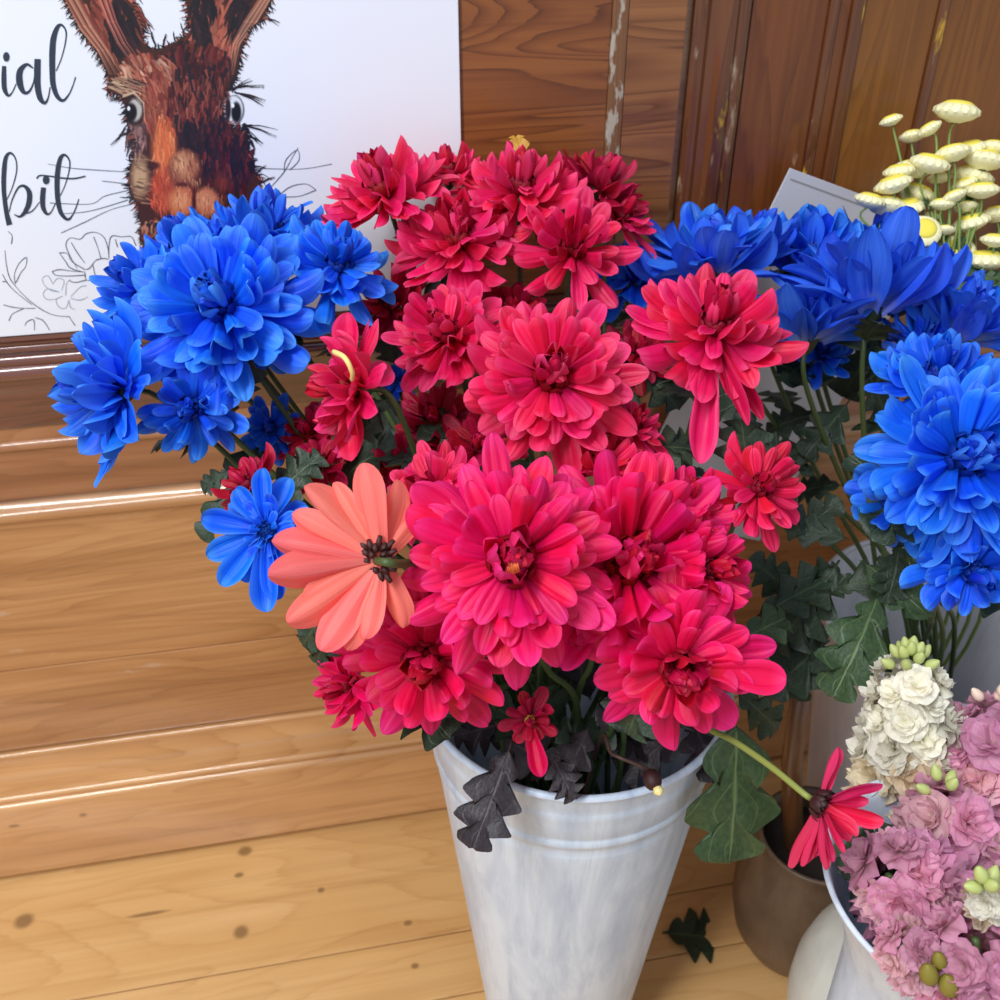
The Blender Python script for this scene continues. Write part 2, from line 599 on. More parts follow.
M['dmould'] = wood('door moulding with paint flecks', srgb(122, 72, 36), srgb(98, 52, 24), srgb(62, 28, 12), axis='z', ring=26, rough=0.35, seed=6.2, coat=0.25, ringmix=0.5, worn=(srgb(176, 154, 124), 0.57, 60), specks=(srgb(210, 164, 30), 0.66, 46))
door = bpy.data.objects.new('door_1', None)
COL.objects.link(door)
PW['door_1'] = Matrix.Identity(4)
door['kind'] = 'structure'
zt = 1.45


def dpart(name, u0, u1, o0, o1, mat, bev=0.001):
    return link(name, box_mesh(name, u0, u1, o0, o1, z_led + .0004, zt, bev), mat, door, WALLM)


dpart('rail', U0, ux(607, out=.012), 0.0, .012, M['stile'])
dpart('seam', ux(607, out=.012) + .0002, ux(623, out=.012), 0.0, .0132, M['paintseam'], .002)
dpart('stile', ux(623, out=.012) + .0002, ux(679, out=.012), 0.0, .012, M['stile2'])
# moulded edge: a run of rounded steps
ua, ub = ux(686, out=.004), ux(742, out=.004)
w = ub - ua
pv = [(ua, 0), (ua, .004), (ua + .08 * w, .0065), (ua + .2 * w, .0065), (ua + .28 * w, .004), (ua + .42 * w, .0045), (ua + .5 * w, .008), (ua + .6 * w, .009), (ua + .7 * w, .008), (ua + .76 * w, .005), (ua + .86 * w, .006), (ua + .95 * w, .0045), (ub, .001), (ub, 0)]
v_, f_ = [], []
for (a, b) in pv:
    v_ += [(a, b, z_led + .0004), (a, b, zt)]
for k in range(len(pv)):
    k2 = (k + 1) % len(pv)
    f_.append((k * 2, k2 * 2, k2 * 2 + 1, k * 2 + 1))
me = mesh_from('moulding', v_, f_, smooth=False)
fix_normals(me)
link('moulding', me, M['dmould'], door, WALLM)
dpart('panel', ub + .0002, ux(812), 0.0, .0015, M['panel'], .0004)
dpart('moulding', ux(812) + .0006, ux(822), 0.0, .0045, M['dmould'], .0018)
dpart('moulding', ux(822) + .0004, ux(833), 0.0, .0030, M['panel'], .0010)
dpart('moulding', ux(833) + .0004, ux(845), 0.0, .0055, M['dmould'], .0022)
dpart('panel', ux(845) + .0006, ux(916), 0.0, .0022, M['panel2'], .0008)
dpart('moulding', ux(916) + .0006, ux(926), 0.0, .0042, M['dmould'], .0018)
dpart('panel', ux(926) + .0006, U1, 0.0, .0022, M['panel2'], .0008)

# ------------------------------------------------------------------ sign with the printed hare
SO = .0165 - .001   # front face distance from the wall
S_TH = .003


def sgn(px, py, lift=0.0):
    u, z = wall_uv(px, py, SO + lift)
    return Vector((u, SO + lift, z))


M['sign'] = plain('white printed board', srgb(236, 240, 250), 0.28)
ur = sgn(460, 90).x
ul_ = sgn(-330, 90).x
sign = link('hare_sign', box_mesh('hare_sign', ul_, ur, SO - S_TH, SO, z_led + .0006, 1.2, .0006), M['sign'], mw=WALLM)
tag(sign, 'white board printed with black script words and a brown hare, standing on the moulding', 'sign')
M['ink'] = plain('slate ink', srgb(44, 56, 74), 0.5)
M['inkline'] = plain('thin grey ink', srgb(96, 100, 112), 0.5)
M['inkpale'] = plain('pale grey ink', srgb(160, 170, 186), 0.5)


def stroke_geo(V, Fc, pts, widths, lift=.0003, per=8):
    """flat pen stroke on the sign; pts in photograph pixels"""
    p3 = catmull([(a, b, 0) for a, b in pts], per)
    n = len(p3)
    m = len(pts) - 1
    base = len(V)
    for i, p in enumerate(p3):
        q = i / per
        k = min(int(q), m - 1)
        wv = widths[k] + (widths[k + 1] - widths[k]) * (q - k)
        d = p3[min(i + 1, n - 1)] - p3[max(i - 1, 0)]
        d.normalize()
        nx, ny = -d.y, d.x
        V.append(sgn(p.x + nx * wv / 2, p.y + ny * wv / 2, lift))
        V.append(sgn(p.x - nx * wv / 2, p.y - ny * wv / 2, lift))
    for i in range(n - 1):
        Fc.append((base + i * 2, base + i * 2 + 1, base + i * 2 + 3, base + i * 2 + 2))


def letter(name, strokes, ox, oy, dots=(), lift=.0003, mat='ink'):
    V, Fc = [], []
    for j, (pts, ws) in enumerate(strokes):
        pp = [(ox + a / 10.0, oy + b / 10.0) for a, b in pts]
        stroke_geo(V, Fc, pp, [w_ / 10.0 for w_ in ws], lift + j * .00003)
    for (a, b, rx, ry) in dots:
        c = len(V)
        for k in range(16):
            an = 2 * math.pi * k / 16
            V.append(sgn(ox + (a + rx * math.cos(an)) / 10, oy + (b + ry * math.sin(an)) / 10, lift + .0001))
        Fc.append(tuple(range(c, c + 16)))
    me = mesh_from(name, V, Fc, smooth=False)
    return link(name, me, M[mat], sign, WALLM)


# word one: i a l   (tenths of a pixel from 0,10)
letter('letter', [([(40, 560), (38, 680), (45, 790), (80, 855), (120, 825), (160, 740)], [40, 50, 48, 26, 12, 10])], 0, 10, dots=[(62, 468, 32, 48)])
letter('letter', [([(330, 580), (265, 545), (200, 610), (195, 720), (235, 820), (290, 815), (335, 720), (350, 600)], [14, 30, 60, 68, 40, 24, 12, 10]),
                  ([(375, 490), (372, 620), (375, 760), (400, 880), (445, 930), (480, 880), (500, 770)], [62, 66, 62, 54, 30, 14, 10])], 0, 10)
letter('letter', [([(560, 610), (610, 490), (650, 340), (660, 220), (620, 152), (575, 170), (535, 280), (522, 430), (522, 600), (530, 740), (570, 860), (630, 905), (690, 840), (730, 750), (755, 670)], [10, 10, 12, 14, 20, 40, 58, 62, 58, 54, 44, 28, 14, 10, 12])], 0, 10)
# word two: b i t  (from 0,140)
letter('letter', [([(60, 610), (120, 480), (165, 310), (155, 190), (105, 130), (60, 170), (42, 280), (36, 420), (42, 560), (65, 730), (95, 850)], [8, 10, 12, 12, 22, 38, 48, 48, 44, 46, 58]),
                  ([(90, 720), (120, 600), (180, 480), (240, 460), (290, 520), (290, 620), (255, 710), (200, 765), (140, 745)], [8, 12, 18, 28, 50, 56, 46, 24, 8]),
                  ([(240, 740), (320, 710), (395, 620)], [14, 12, 8])], 0, 140)
letter('letter', [([(435, 475), (425, 580), (432, 680), (470, 740), (510, 720), (555, 630)], [50, 54, 46, 26, 12, 10])], 0, 140, dots=[(460, 400, 34, 44)])
letter('letter', [([(600, 560), (650, 450), (690, 310), (695, 210), (650, 150), (605, 180), (578, 300), (570, 440), (578, 600), (610, 730), (675, 795), (725, 750), (765, 660), (788, 590)], [8, 10, 12, 14, 22, 42, 52, 52, 50, 42, 28, 14, 12, 10]),
                  ([(365, 385), (400, 355), (500, 362), (620, 380), (740, 385), (855, 362)], [16, 14, 14, 16, 16, 14])], 0, 140)


def line_art(name, lines, w_, mat, lift=.0002):
    V, Fc = [], []
    for j, pts in enumerate(lines):
        stroke_geo(V, Fc, pts, [w_ * (0.7 + 0.5 * ((k * 7 + j) % 3) / 2) for k in range(len(pts))], lift + j * .000012, per=6)
    me = mesh_from(name, V, Fc, smooth=False)
    o = link(name, me, M[mat], sign, WALLM)
    return o


def sc6(L, ox=0, oy=220, s=.16):
    return [[(ox + a * s, oy + b * s) for a, b in q] for q in L]


line_art('drawn_poppy', sc6([
    [(480, 300), (430, 210), (412, 150), (440, 112), (500, 120), (540, 85), (600, 78), (650, 110), (675, 180), (680, 240)],
    [(445, 140), (480, 200), (530, 270)], [(585, 105), (610, 170), (630, 240)], [(680, 240), (682, 150), (700, 100), (760, 105), (820, 105), (850, 160)],
    [(720, 120), (735, 170)], [(370, 205), (420, 210), (450, 260), (530, 310)], [(370, 205), (410, 260), (440, 300), (520, 325)],
    [(325, 322), (370, 310), (440, 318), (530, 325)], [(325, 322), (350, 345), (430, 350), (530, 345)], [(430, 378), (470, 390), (540, 375)],
    [(535, 310), (560, 300), (590, 260), (610, 245)], [(530, 330), (540, 375), (600, 372), (640, 370)], [(580, 280), (590, 330), (605, 370)], [(600, 250), (640, 240), (680, 245)],
]), .85, 'inkline')
line_art('drawn_leaves', sc6([
    [(30, 190), (40, 280), (60, 360), (110, 430), (180, 500), (260, 560), (340, 595), (430, 605)], [(15, 340), (50, 400), (110, 460), (200, 530)],
    [(95, 400), (90, 340), (120, 270), (165, 235), (160, 290), (130, 330), (100, 390)], [(430, 600), (455, 640), (470, 660)], [(20, 530), (80, 545), (150, 552), (220, 552)],
    [(55, 630), (75, 590), (110, 570), (150, 552)], [(155, 660), (170, 635), (210, 625), (215, 690)], [(220, 610), (270, 630), (310, 690)], [(15, 385), (45, 385)],
    [(50, 70), (75, 100), (70, 150)],
]), .8, 'inkline')
line_art('drawn_blossom', sc6([
    [(385, 440), (400, 380), (360, 365), (330, 400)], [(330, 400), (300, 350), (265, 365), (280, 410), (320, 440), (370, 450)], [(370, 450), (300, 430), (270, 460), (290, 495), (340, 495), (390, 475)],
    [(390, 475), (350, 500), (370, 545), (410, 550), (430, 500)], [(430, 500), (440, 545), (470, 560)], [(410, 470), (415, 400), (440, 370)], [(440, 480), (500, 420), (540, 410)], [(440, 490), (500, 500), (550, 480)],
]), .7, 'inkpale')
line_art('drawn_whiskers', [
    [(48, 164), (70, 168), (95, 170), (128, 172)], [(102, 181), (128, 184)], [(50, 203), (90, 204), (105, 196), (130, 190)], [(60, 214), (90, 211), (128, 200)], [(61, 233), (85, 222), (110, 210), (132, 204)],
    [(252, 168), (300, 169), (332, 164)],
], .75, 'inkline')
line_art('drawn_branch', [[(258, 200), (270, 188), (284, 172), (292, 158), (298, 148)], [(284, 172), (286, 160), (297, 150), (299, 160), (290, 170)], [(262, 180), (268, 190)],
                          [(272, 180), (262, 174), (256, 176)], [(276, 198), (290, 187), (306, 184), (316, 190)], [(316, 190), (300, 196), (284, 197)], [(300, 215), (322, 222), (330, 226)]], .9, 'inkline')


def paint_hare():
    rng = random.Random(5)
    X0, Y0, W_, H_, S = 44, -14, 256, 270, 1.9
    nx, ny = int(W_ * S), int(H_ * S)
    img = np.zeros((ny, nx, 3), np.float32)
    msk = np.zeros((ny, nx), np.float32)

    def z2p(a, b):
        return 50 + a * .24, b * .24

    def stroke(pts, wid, colr, al=1.0):
        col_ = np.array([c / 255.0 for c in colr], np.float32)
        for i in range(len(pts) - 1):
            (xa, ya), (xb, yb) = pts[i], pts[i + 1]
            f0 = 1 - i / (len(pts) - 1)
            f1 = 1 - (i + 1) / (len(pts) - 1)
            m_ = wid + 1
            x0 = max(0, int((min(xa, xb) - m_ - X0) * S))
            x1 = min(nx, int((max(xa, xb) + m_ - X0) * S) + 1)
            y0 = max(0, int((min(ya, yb) - m_ - Y0) * S))
            y1 = min(ny, int((max(ya, yb) + m_ - Y0) * S) + 1)
            if x1 <= x0 or y1 <= y0:
                continue
            gx, gy = np.meshgrid(np.arange(x0, x1) / S + X0, np.arange(y0, y1) / S + Y0)
            dx, dy = xb - xa, yb - ya
            L2 = dx * dx + dy * dy + 1e-6
            t = np.clip(((gx - xa) * dx + (gy - ya) * dy) / L2, 0, 1)
            dd = np.hypot(gx - xa - t * dx, gy - ya - t * dy)
            ww = wid * 0.5 * np.maximum(0.15, (f0 + (f1 - f0) * t) * 0.9 + 0.1)
            a = np.clip((ww - dd) / 0.45 + 0.5, 0, 1) * al
            img[y0:y1, x0:x1] = img[y0:y1, x0:x1] * (1 - a[..., None]) + col_ * a[..., None]
            msk[y0:y1, x0:x1] = np.maximum(msk[y0:y1, x0:x1], a)

    def blob(cx, cy, rx, ry, colr, soft=0.35, al=1.0):
        cx, cy = z2p(cx, cy)
        rx *= .24
        ry *= .24
        gx, gy = np.meshgrid(np.arange(nx) / S + X0, np.arange(ny) / S + Y0)
        q = np.sqrt(((gx - cx) / rx) ** 2 + ((gy - cy) / ry) ** 2)
        a = np.clip((1 - q) / soft, 0, 1) * al
        col_ = np.array([c / 255.0 for c in colr], np.float32)
        img[:] = img * (1 - a[..., None]) + col_ * a[..., None]
        np.maximum(msk, (a > .5) * a, out=msk)

    sil = [(30, -60), (100, 80), (130, 140), (190, 210), (230, 290), (245, 340), (232, 378), (290, 400), (310, 440), (320, 520), (360, 590), (342, 660), (325, 730), (330, 800), (362, 860), (375, 930), (395, 1120), (850, 1120), (860, 900), (850, 800),
           (880, 760), (850, 700), (820, 620), (806, 560), (760, 530), (722, 480), (722, 410), (752, 365), (780, 310), (788, 260), (800, 200), (830, 120), (890, 80), (945, -60), (560, -60), (570, 60), (585, 130), (520, 175), (460, 200), (415, 205), (390, 170), (380, 90), (345, 40), (350, -60)]
    sp = [z2p(a, b) for a, b in sil]
    gx, gy = np.meshgrid(np.arange(nx) / S + X0, np.arange(ny) / S + Y0)
    ins = np.zeros((ny, nx), bool)
    j = len(sp) - 1
    for i in range(len(sp)):
        xi, yi = sp[i]
        xj, yj = sp[j]
        c_ = ((yi > gy) != (yj > gy)) & (gx < (xj - xi) * (gy - yi) / (yj - yi + 1e-9) + xi)
        ins ^= c_
        j = i
    img[ins] = (.26, .14, .12)
    msk[ins] = 1

    def hair(cx, cy, rx, ry, ang, ln, wid, cols, n, al=.85, jit=.25):
        for _ in range(n):
            a = rng.random() * 2 * math.pi
            q = math.sqrt(rng.random())
            x, y = cx + rx * q * math.cos(a), cy + ry * q * math.sin(a)
            th = R(ang + rng.gauss(0, 22 * jit * 2))
            l_ = ln * rng.uniform(.6, 1.3)
            bx, by = x + l_ * math.cos(th), y + l_ * math.sin(th)
            mx, my = (x + bx) / 2 + rng.gauss(0, l_ * .07), (y + by) / 2 + rng.gauss(0, l_ * .05)
            colr = rng.choice(cols)
            k = rng.uniform(.82, 1.18)
            stroke([z2p(x, y), z2p(mx, my), z2p(bx, by)], wid * .24 * rng.uniform(.7, 1.3), [min(255, c * k) for c in colr], al)

    DK = [(34, 26, 32), (48, 30, 34), (28, 24, 34)]
    RB = [(156, 82, 66), (134, 62, 50), (172, 100, 80), (110, 48, 42)]
    TN = [(198, 152, 128), (184, 130, 108), (212, 170, 140)]
    MR = [(88, 32, 34), (66, 22, 28), (110, 44, 40)]
    # ears
    hair(260, 60, 120, 130, 58, 110, 16, RB, 130)
    hair(290, 90, 60, 110, 68, 90, 18, DK, 90)
    for o_ in range(9):
        stroke([z2p(40 + o_ * 9, -30), z2p(120 + o_ * 8, 110), z2p(200 + o_ * 6, 210), z2p(250 + o_ * 8, 310)], 3.2, [(196, 150, 124), (170, 104, 84), (120, 60, 50)][o_ % 3], .8)
    for o_ in range(7):
        stroke([z2p(190 + o_ * 8, -30), z2p(240 + o_ * 6, 90), z2p(280 + o_ * 7, 180), z2p(350 + o_ * 8, 280)], 2.4, [(176, 92, 80), (204, 130, 112), (90, 40, 40)][o_ % 3], .8)
    hair(700, 90, 110, 130, 108, 110, 16, RB, 140)
    hair(640, 60, 50, 110, 92, 90, 18, DK, 60)
    hair(800, 60, 50, 90, 118, 90, 16, DK, 50)
    for o_ in range(6):
        stroke([z2p(930 - o_ * 8, -30), z2p(860 - o_ * 10, 90), z2p(790 - o_ * 6, 180), z2p(762 - o_ * 5, 310)], 2.6, [(196, 150, 126), (160, 96, 76)][o_ % 2], .8)
    # forehead and face
    hair(600, 260, 150, 90, 95, 80, 16, DK + MR, 200)
    hair(400, 290, 120, 70, 60, 90, 14, RB + TN[:1], 170)
    hair(440, 400, 70, 110, 78, 90, 13, RB, 160)
    hair(560, 420, 70, 150, 88, 80, 13, DK + RB[:2] + MR, 200)
    hair(680, 430, 60, 160, 95, 80, 14, DK + MR, 150)
    hair(640, 400, 90, 120, 92, 60, 9, RB, 60, .6)
    hair(740, 650, 110, 170, 92, 70, 16, DK + MR, 260)
    hair(600, 560, 60, 70, 88, 60, 14, DK, 70)
    hair(360, 560, 40, 80, 100, 50, 12, [(120, 86, 84), (70, 52, 58), (150, 110, 104)], 80)
    hair(300, 350, 70, 30, 20, 60, 8, [(60, 40, 38), (150, 110, 90), (190, 160, 130)], 70)
    # cheeks and muzzle
    blob(375, 740, 50, 110, (206, 172, 132), .6, .9)
    hair(380, 740, 45, 110, 12, 60, 6, [(90, 60, 50), (170, 130, 100)], 40, .7)
    blob(475, 620, 65, 150, (214, 112, 66), .5, .95)
    blob(470, 790, 62, 110, (208, 78, 52), .5, .95)
    hair(475, 600, 45, 130, 86, 50, 7, [(228, 140, 92), (186, 80, 50), (206, 100, 60)], 110, .7)
    hair(460, 800, 50, 90, 80, 40, 7, [(216, 90, 64), (180, 54, 40), (226, 120, 80)], 70, .7)
    blob(520, 790, 95, 120, (176, 74, 50), .5, .85)
    hair(520, 780, 90, 110, 84, 44, 7, [(200, 96, 64), (150, 56, 42), (216, 122, 84)], 90, .6)
    blob(430, 690, 34, 22, (60, 26, 26), .5, .9)
    blob(562, 702, 74, 92, (112, 58, 46), .25, .9)
    blob(560, 694, 66, 80, (176, 112, 82), .35, .95)
    blob(546, 682, 44, 56, (214, 160, 118), .8, .9)
    hair(562, 705, 78, 92, 80, 34, 6, [(196, 138, 100), (160, 92, 66), (222, 172, 130), (120, 62, 48), (96, 44, 40)], 110, .55)
    blob(550, 770, 40, 14, (84, 36, 34), .6, .9)
    blob(548, 842, 66, 72, (196, 112, 74), .3, .95)
    blob(545, 838, 46, 50, (226, 156, 112), .7, .9)
    blob(652, 840, 60, 70, (190, 112, 82), .3, .95)
    blob(646, 835, 42, 48, (214, 148, 112), .7, .9)
    hair(550, 845, 70, 75, 85, 30, 5, [(210, 130, 90), (180, 96, 64), (232, 166, 124), (140, 62, 46)], 80, .55)
    hair(655, 840, 68, 75, 95, 30, 5, [(206, 130, 96), (170, 92, 66), (226, 160, 124), (110, 48, 42)], 80, .55)
    blob(600, 850, 12, 80, (64, 24, 28), .6, .9)
    blob(720, 760, 60, 60, (126, 50, 38), .8, .8)
    hair(470, 960, 100, 50, 95, 60, 12, DK + RB + TN, 160)
    # eyes
    blob(352, 462, 48, 72, (40, 28, 32), .3)
    blob(355, 458, 34, 56, (190, 184, 178), .3)
    blob(338, 468, 28, 44, (16, 16, 22), .3)
    blob(328, 452, 8, 12, (240, 244, 250), .4)
    stroke([z2p(305, 400), z2p(350, 385), z2p(390, 430), z2p(395, 500)], 3.0, (206, 180, 150), .9)
    stroke([z2p(300, 415), z2p(345, 400), z2p(380, 440)], 1.8, (40, 26, 28), .9)
    blob(766, 455, 48, 72, (222, 226, 236), .3)
    blob(742, 455, 14, 60, (40, 24, 30), .4)
    blob(776, 468, 24, 50, (18, 18, 24), .3)
    blob(762, 440, 8, 12, (240, 244, 250), .4)
    # fringe hairs past the outline
    for (x, y, th, l_) in ((740, 370, -12, 150), (760, 375, -35, 90), (770, 385, 10, 130), (790, 390, 16, 110), (800, 520, 8, 150), (800, 530, 40, 90), (810, 545, 65, 70), (820, 560, 25, 80), (750, 350, -60, 60), (310, 535, 128, 90), (350, 570, 110, 50), (330, 545, 150, 50),
                           (300, 400, 160, 60), (560, 140, -120, 50), (520, 170, -100, 40), (470, 190, -80, 50), (440, 190, -110, 60), (580, 110, -115, 50), (880, 760, -30, 60), (860, 720, -50, 50), (850, 690, 10, 50), (900, 75, 20, 60), (325, 770, 170, 30), (330, 820, 165, 40)):
        for k in range(3):
            t_ = R(th + rng.uniform(-9, 9))
            stroke([z2p(x, y), z2p(x + l_ * .5 * math.cos(t_), y + l_ * .5 * math.sin(t_)), z2p(x + l_ * math.cos(t_ + .1), y + l_ * math.sin(t_ + .1))], 1.7, (34, 26, 32), 1)
    for i in range(len(sil)):
        a, b = sil[i], sil[(i + 1) % len(sil)]
        d = math.hypot(b[0] - a[0], b[1] - a[1])
        if d > 300:
            continue
        nrm = math.atan2(-(b[0] - a[0]), (b[1] - a[1]))
        for k in range(int(d / 9)):
            t_ = (k + rng.random()) * 9 / d
            x, y = a[0] + (b[0] - a[0]) * t_, a[1] + (b[1] - a[1]) * t_
            th = nrm + math.pi + rng.gauss(0, .5)
            l_ = rng.uniform(10, 34)
            stroke([z2p(x, y), z2p(x + l_ * .5 * math.cos(th), y + l_ * .5 * math.sin(th) + 3), z2p(x + l_ * math.cos(th), y + l_ * math.sin(th) + 8)], 1.9, rng.choice(DK + RB[:1]), .9)
    # grid mesh with colours
    keep = msk > .45
    idx = -np.ones((ny, nx), int)
    need = np.zeros((ny, nx), bool)
    cell = keep[:-1, :-1]
    need[:-1, :-1] |= cell
    need[1:, :-1] |= cell
    need[:-1, 1:] |= cell
    need[1:, 1:] |= cell
    idx[need] = np.arange(need.sum())
    ys, xs = np.nonzero(need)
    px = xs / S + X0
    py = ys / S + Y0
    lift = SO + .0005
    r = np.array(FWD)[None, :] + np.array(RIGHT)[None, :] * ((px - 500) / F)[:, None] + np.array(UP)[None, :] * ((500 - py) / F)[:, None]
    en = np.array(EN)
    p0 = np.array(ORG + EN * lift)
    t = (p0 - np.array(CAM)).dot(en) / (r @ en)
    h = np.array(CAM)[None, :] + r * t[:, None]
    u = (h - np.array(ORG)) @ np.array(EU)
    co = np.stack([u, np.full_like(u, lift), h[:, 2]], 1).astype(np.float32)
    cy, cx = np.nonzero(cell)
    fa = np.stack([idx[cy, cx], idx[cy + 1, cx], idx[cy + 1, cx + 1], idx[cy, cx + 1]], 1)
    me = bpy.data.meshes.new('printed_hare')
    me.vertices.add(len(co))
    me.vertices.foreach_set('co', co.ravel())
    me.loops.add(fa.size)
    me.loops.foreach_set('vertex_index', fa.ravel().astype(np.int32))
    me.polygons.add(len(fa))
    me.polygons.foreach_set('loop_start', (np.arange(len(fa)) * 4).astype(np.int32))
    me.update(calc_edges=True)
    at = me.color_attributes.new('ink', 'FLOAT_COLOR', 'POINT')
    c = img[ys, xs]
    lin = np.where(c <= .04045, c / 12.92, ((c + .055) / 1.055) ** 2.4)
    at.data.foreach_set('color', np.concatenate([lin, np.ones((len(c), 1))], 1).astype(np.float32).ravel())
    t_ = NT('hare print')
    an = t_.n('ShaderNodeVertexColor')
    an.layer_name = 'ink'
    t_.base(an.outputs['Color'])
    t_.set(Roughness=.35)
    link('printed_hare', me, t_.m, sign, WALLM)


paint_hare()

# ------------------------------------------------------------------ vessels
BK = P(575, 674, .714)
BX, BY, BZ = BK.x, BK.y, BK.z


def whitewash(name, a, b, c_, streak=(30, 30, 5)):
    t = NT(name)
    n1 = t.noise(t.coord(streak), 1.0, 5.0, .65, .8)
    n2 = t.noise(t.coord((90, 90, 12)), 1.0, 3.0, .6)
    n3 = t.noise(t.coord((9, 9, 7)), 1.0, 3.0, .6)
    c = t.ramp(n1, [(.3, b), (.6, a)])
    c = t.mix(t.math('MULTIPLY', t.math('SUBTRACT', n2, .52, clamp=True), 3.0, clamp=True), c, b)
    c = t.mix(t.math('MULTIPLY', t.math('SUBTRACT', n3, .55, clamp=True), 3.0, clamp=True), c, c_)
    t.base(c)
    t.set(Roughness=.42)
    t.bump(n1, .35, .002)
    return t.m


M['white'] = whitewash('whitewashed zinc', srgb(222, 234, 248), srgb(180, 196, 218), srgb(166, 182, 206))
M['greywhite'] = whitewash('grey enamel', srgb(206, 206, 214), srgb(190, 190, 200), srgb(176, 176, 186))
M['potwhite'] = whitewash('rough white glaze', srgb(212, 210, 200), srgb(190, 188, 178), srgb(160, 156, 144), (14, 14, 14))
M['inner'] = plain('shadowed zinc inside', srgb(120, 122, 126), .5)


def bucket(name, label, x, y, H, rb, rt, mat, rings=(), group=None):
    t = thing(name, label, 'bucket', (x, y, 0), group)
    pr = [(rb - .002, .0), (rb, .002)]
    zs = np.linspace(.004, H - .006, 40)
    ev = []
    for z in zs:
        ev.append((rb + (rt - rb) * z / H, z))
    for (zr, amp) in rings:
        rr = rb + (rt - rb) * zr / H
        ev = [e for e in ev if abs(e[1] - zr) > .006]
        ev += [(rr - .0001, zr - .005), (rr + amp * .3, zr - .003), (rr + amp, zr), (rr + amp * .3, zr + .003), (rr, zr + .005)]
    ev.sort(key=lambda e: e[1])
    pr += ev
    pr += [(rt - .0005, H - .005)]
    body = pr + [(rt, H - .004), (rt - .003, H - .006), (rb + (rt - rb) * .5 - .003, H * .5), (rb - .004, .006), (.0001, .006)]
    link('bucket_body', lathe('bucket_body', body, 96), mat, t, Matrix.Translation((x, y, 0)))
    rim = []
    for k in range(13):
        a = 2 * math.pi * k / 12
        rim.append((rt + .0004 + .0027 * math.cos(a), H - .0028 + .0028 * math.sin(a)))
    link('rim', lathe('rim', rim, 96, False), mat, t, Matrix.Translation((x, y, 0)))
    return t


bucket('flower_bucket', 'tall tapered whitewashed zinc bucket holding the red flowers, in the middle', BX, BY, BZ, .063, .1085, M['white'], rings=((.384, .0016), (.414, .0006), (.372, -.0005)))
B2 = Vector((.412, .69, .359))
bucket('flower_bucket', 'wide pale grey bucket behind the white stock, holding the blue flowers on the right', B2.x, B2.y, B2.z, .080, .120, M['greywhite'])
# brown pot, on the floor in the shade
BP = Vector((.297, .602, 0))
t = thing('plant_pot', 'brown rounded pot on the floor in the shade behind the leaves', 'pot', BP)
M['brownpot'] = whitewash('brown glazed pot', srgb(112, 90, 70), srgb(88, 68, 52), srgb(66, 50, 40), (12, 12, 12))
link('pot_body', lathe('pot_body', [(.040, 0), (.048, .006), (.060, .03), (.066, .06), (.067, .09), (.062, .12), (.055, .145), (.052, .155), (.055, .163), (.0555, .166), (.052, .166), (.049, .155), (.055, .12), (.058, .08), (.04, .015), (.0001, .012)], 72), M['brownpot'], t, Matrix.Translation(BP))
M['soil'] = plain('dark soil', srgb(40, 30, 24), .9)
link('soil', lathe('soil', [(.0001, .140), (.03, .143), (.0525, .139)], 40, False), M['soil'], t, Matrix.Translation(BP))
a_ = P(790, 775, .90)
b_ = P(808, 640, .80)
t = tube_mesh('wooden_stake', [BP + Vector((-.004, .0, .05)), a_.lerp(b_, .1), b_], .0095, .009, 12)
M['stake'] = wood('stake wood', srgb(120, 78, 46), srgb(92, 56, 32), srgb(60, 34, 20), axis='z', ring=40, seed=2.0)
tag(link('wooden_stake', t, M['stake']), 'brown wooden stake standing up out of the rounded brown pot', 'stake')
# round pale pot on the floor
RP = Vector((.318, .462, 0))
t = thing('round_vase', 'round whitish stone vase at the bottom edge, left of the pink stocks', 'vase', RP)
link('vase_body', lathe('vase_body', [(.036, 0), (.042, .004), (.058, .04), (.070, .08), (.075, .12), (.074, .15), (.068, .178), (.057, .200), (.043, .214), (.034, .220), (.033, .227), (.037, .233), (.0375, .235), (.033, .235), (.029, .222), (.05, .195), (.06, .12), (.03, .015), (.0001, .012)], 80, wob=.006), M['potwhite'], t, Matrix.Translation(RP))
# stock bucket near the camera
SK = P(968, 884, .545)
t = thing('flower_vase', 'tall white flared vase at the lower right corner, full of pink and white stocks', 'vase', (SK.x, SK.y, 0))
H_ = SK.z
sp_ = [(.044, 0), (.046, .003), (.047, H_ * .4), (.049, H_ * .7), (.050, H_ - .085), (.053, H_ - .065), (.058, H_ - .045), (.066, H_ - .025), (.072, H_ - .010), (.0755, H_ - .003), (.077, H_ - .001), (.0765, H_ + .0012), (.0745, H_ + .0012), (.070, H_ - .009), (.063, H_ - .028), (.054, H_ - .050), (.047, H_ - .075), (.045, H_ * .6), (.042, .01), (.0001, .008)]
link('vase_body', lathe('vase_body', sp_, 96), M['white'], t, Matrix.Translation((SK.x, SK.y, 0)))

# card behind the blue flowers
def wp_(px, py, o_):
    u_, z_ = wall_uv(px, py, o_)
    return wpt(u_, z_, o_)


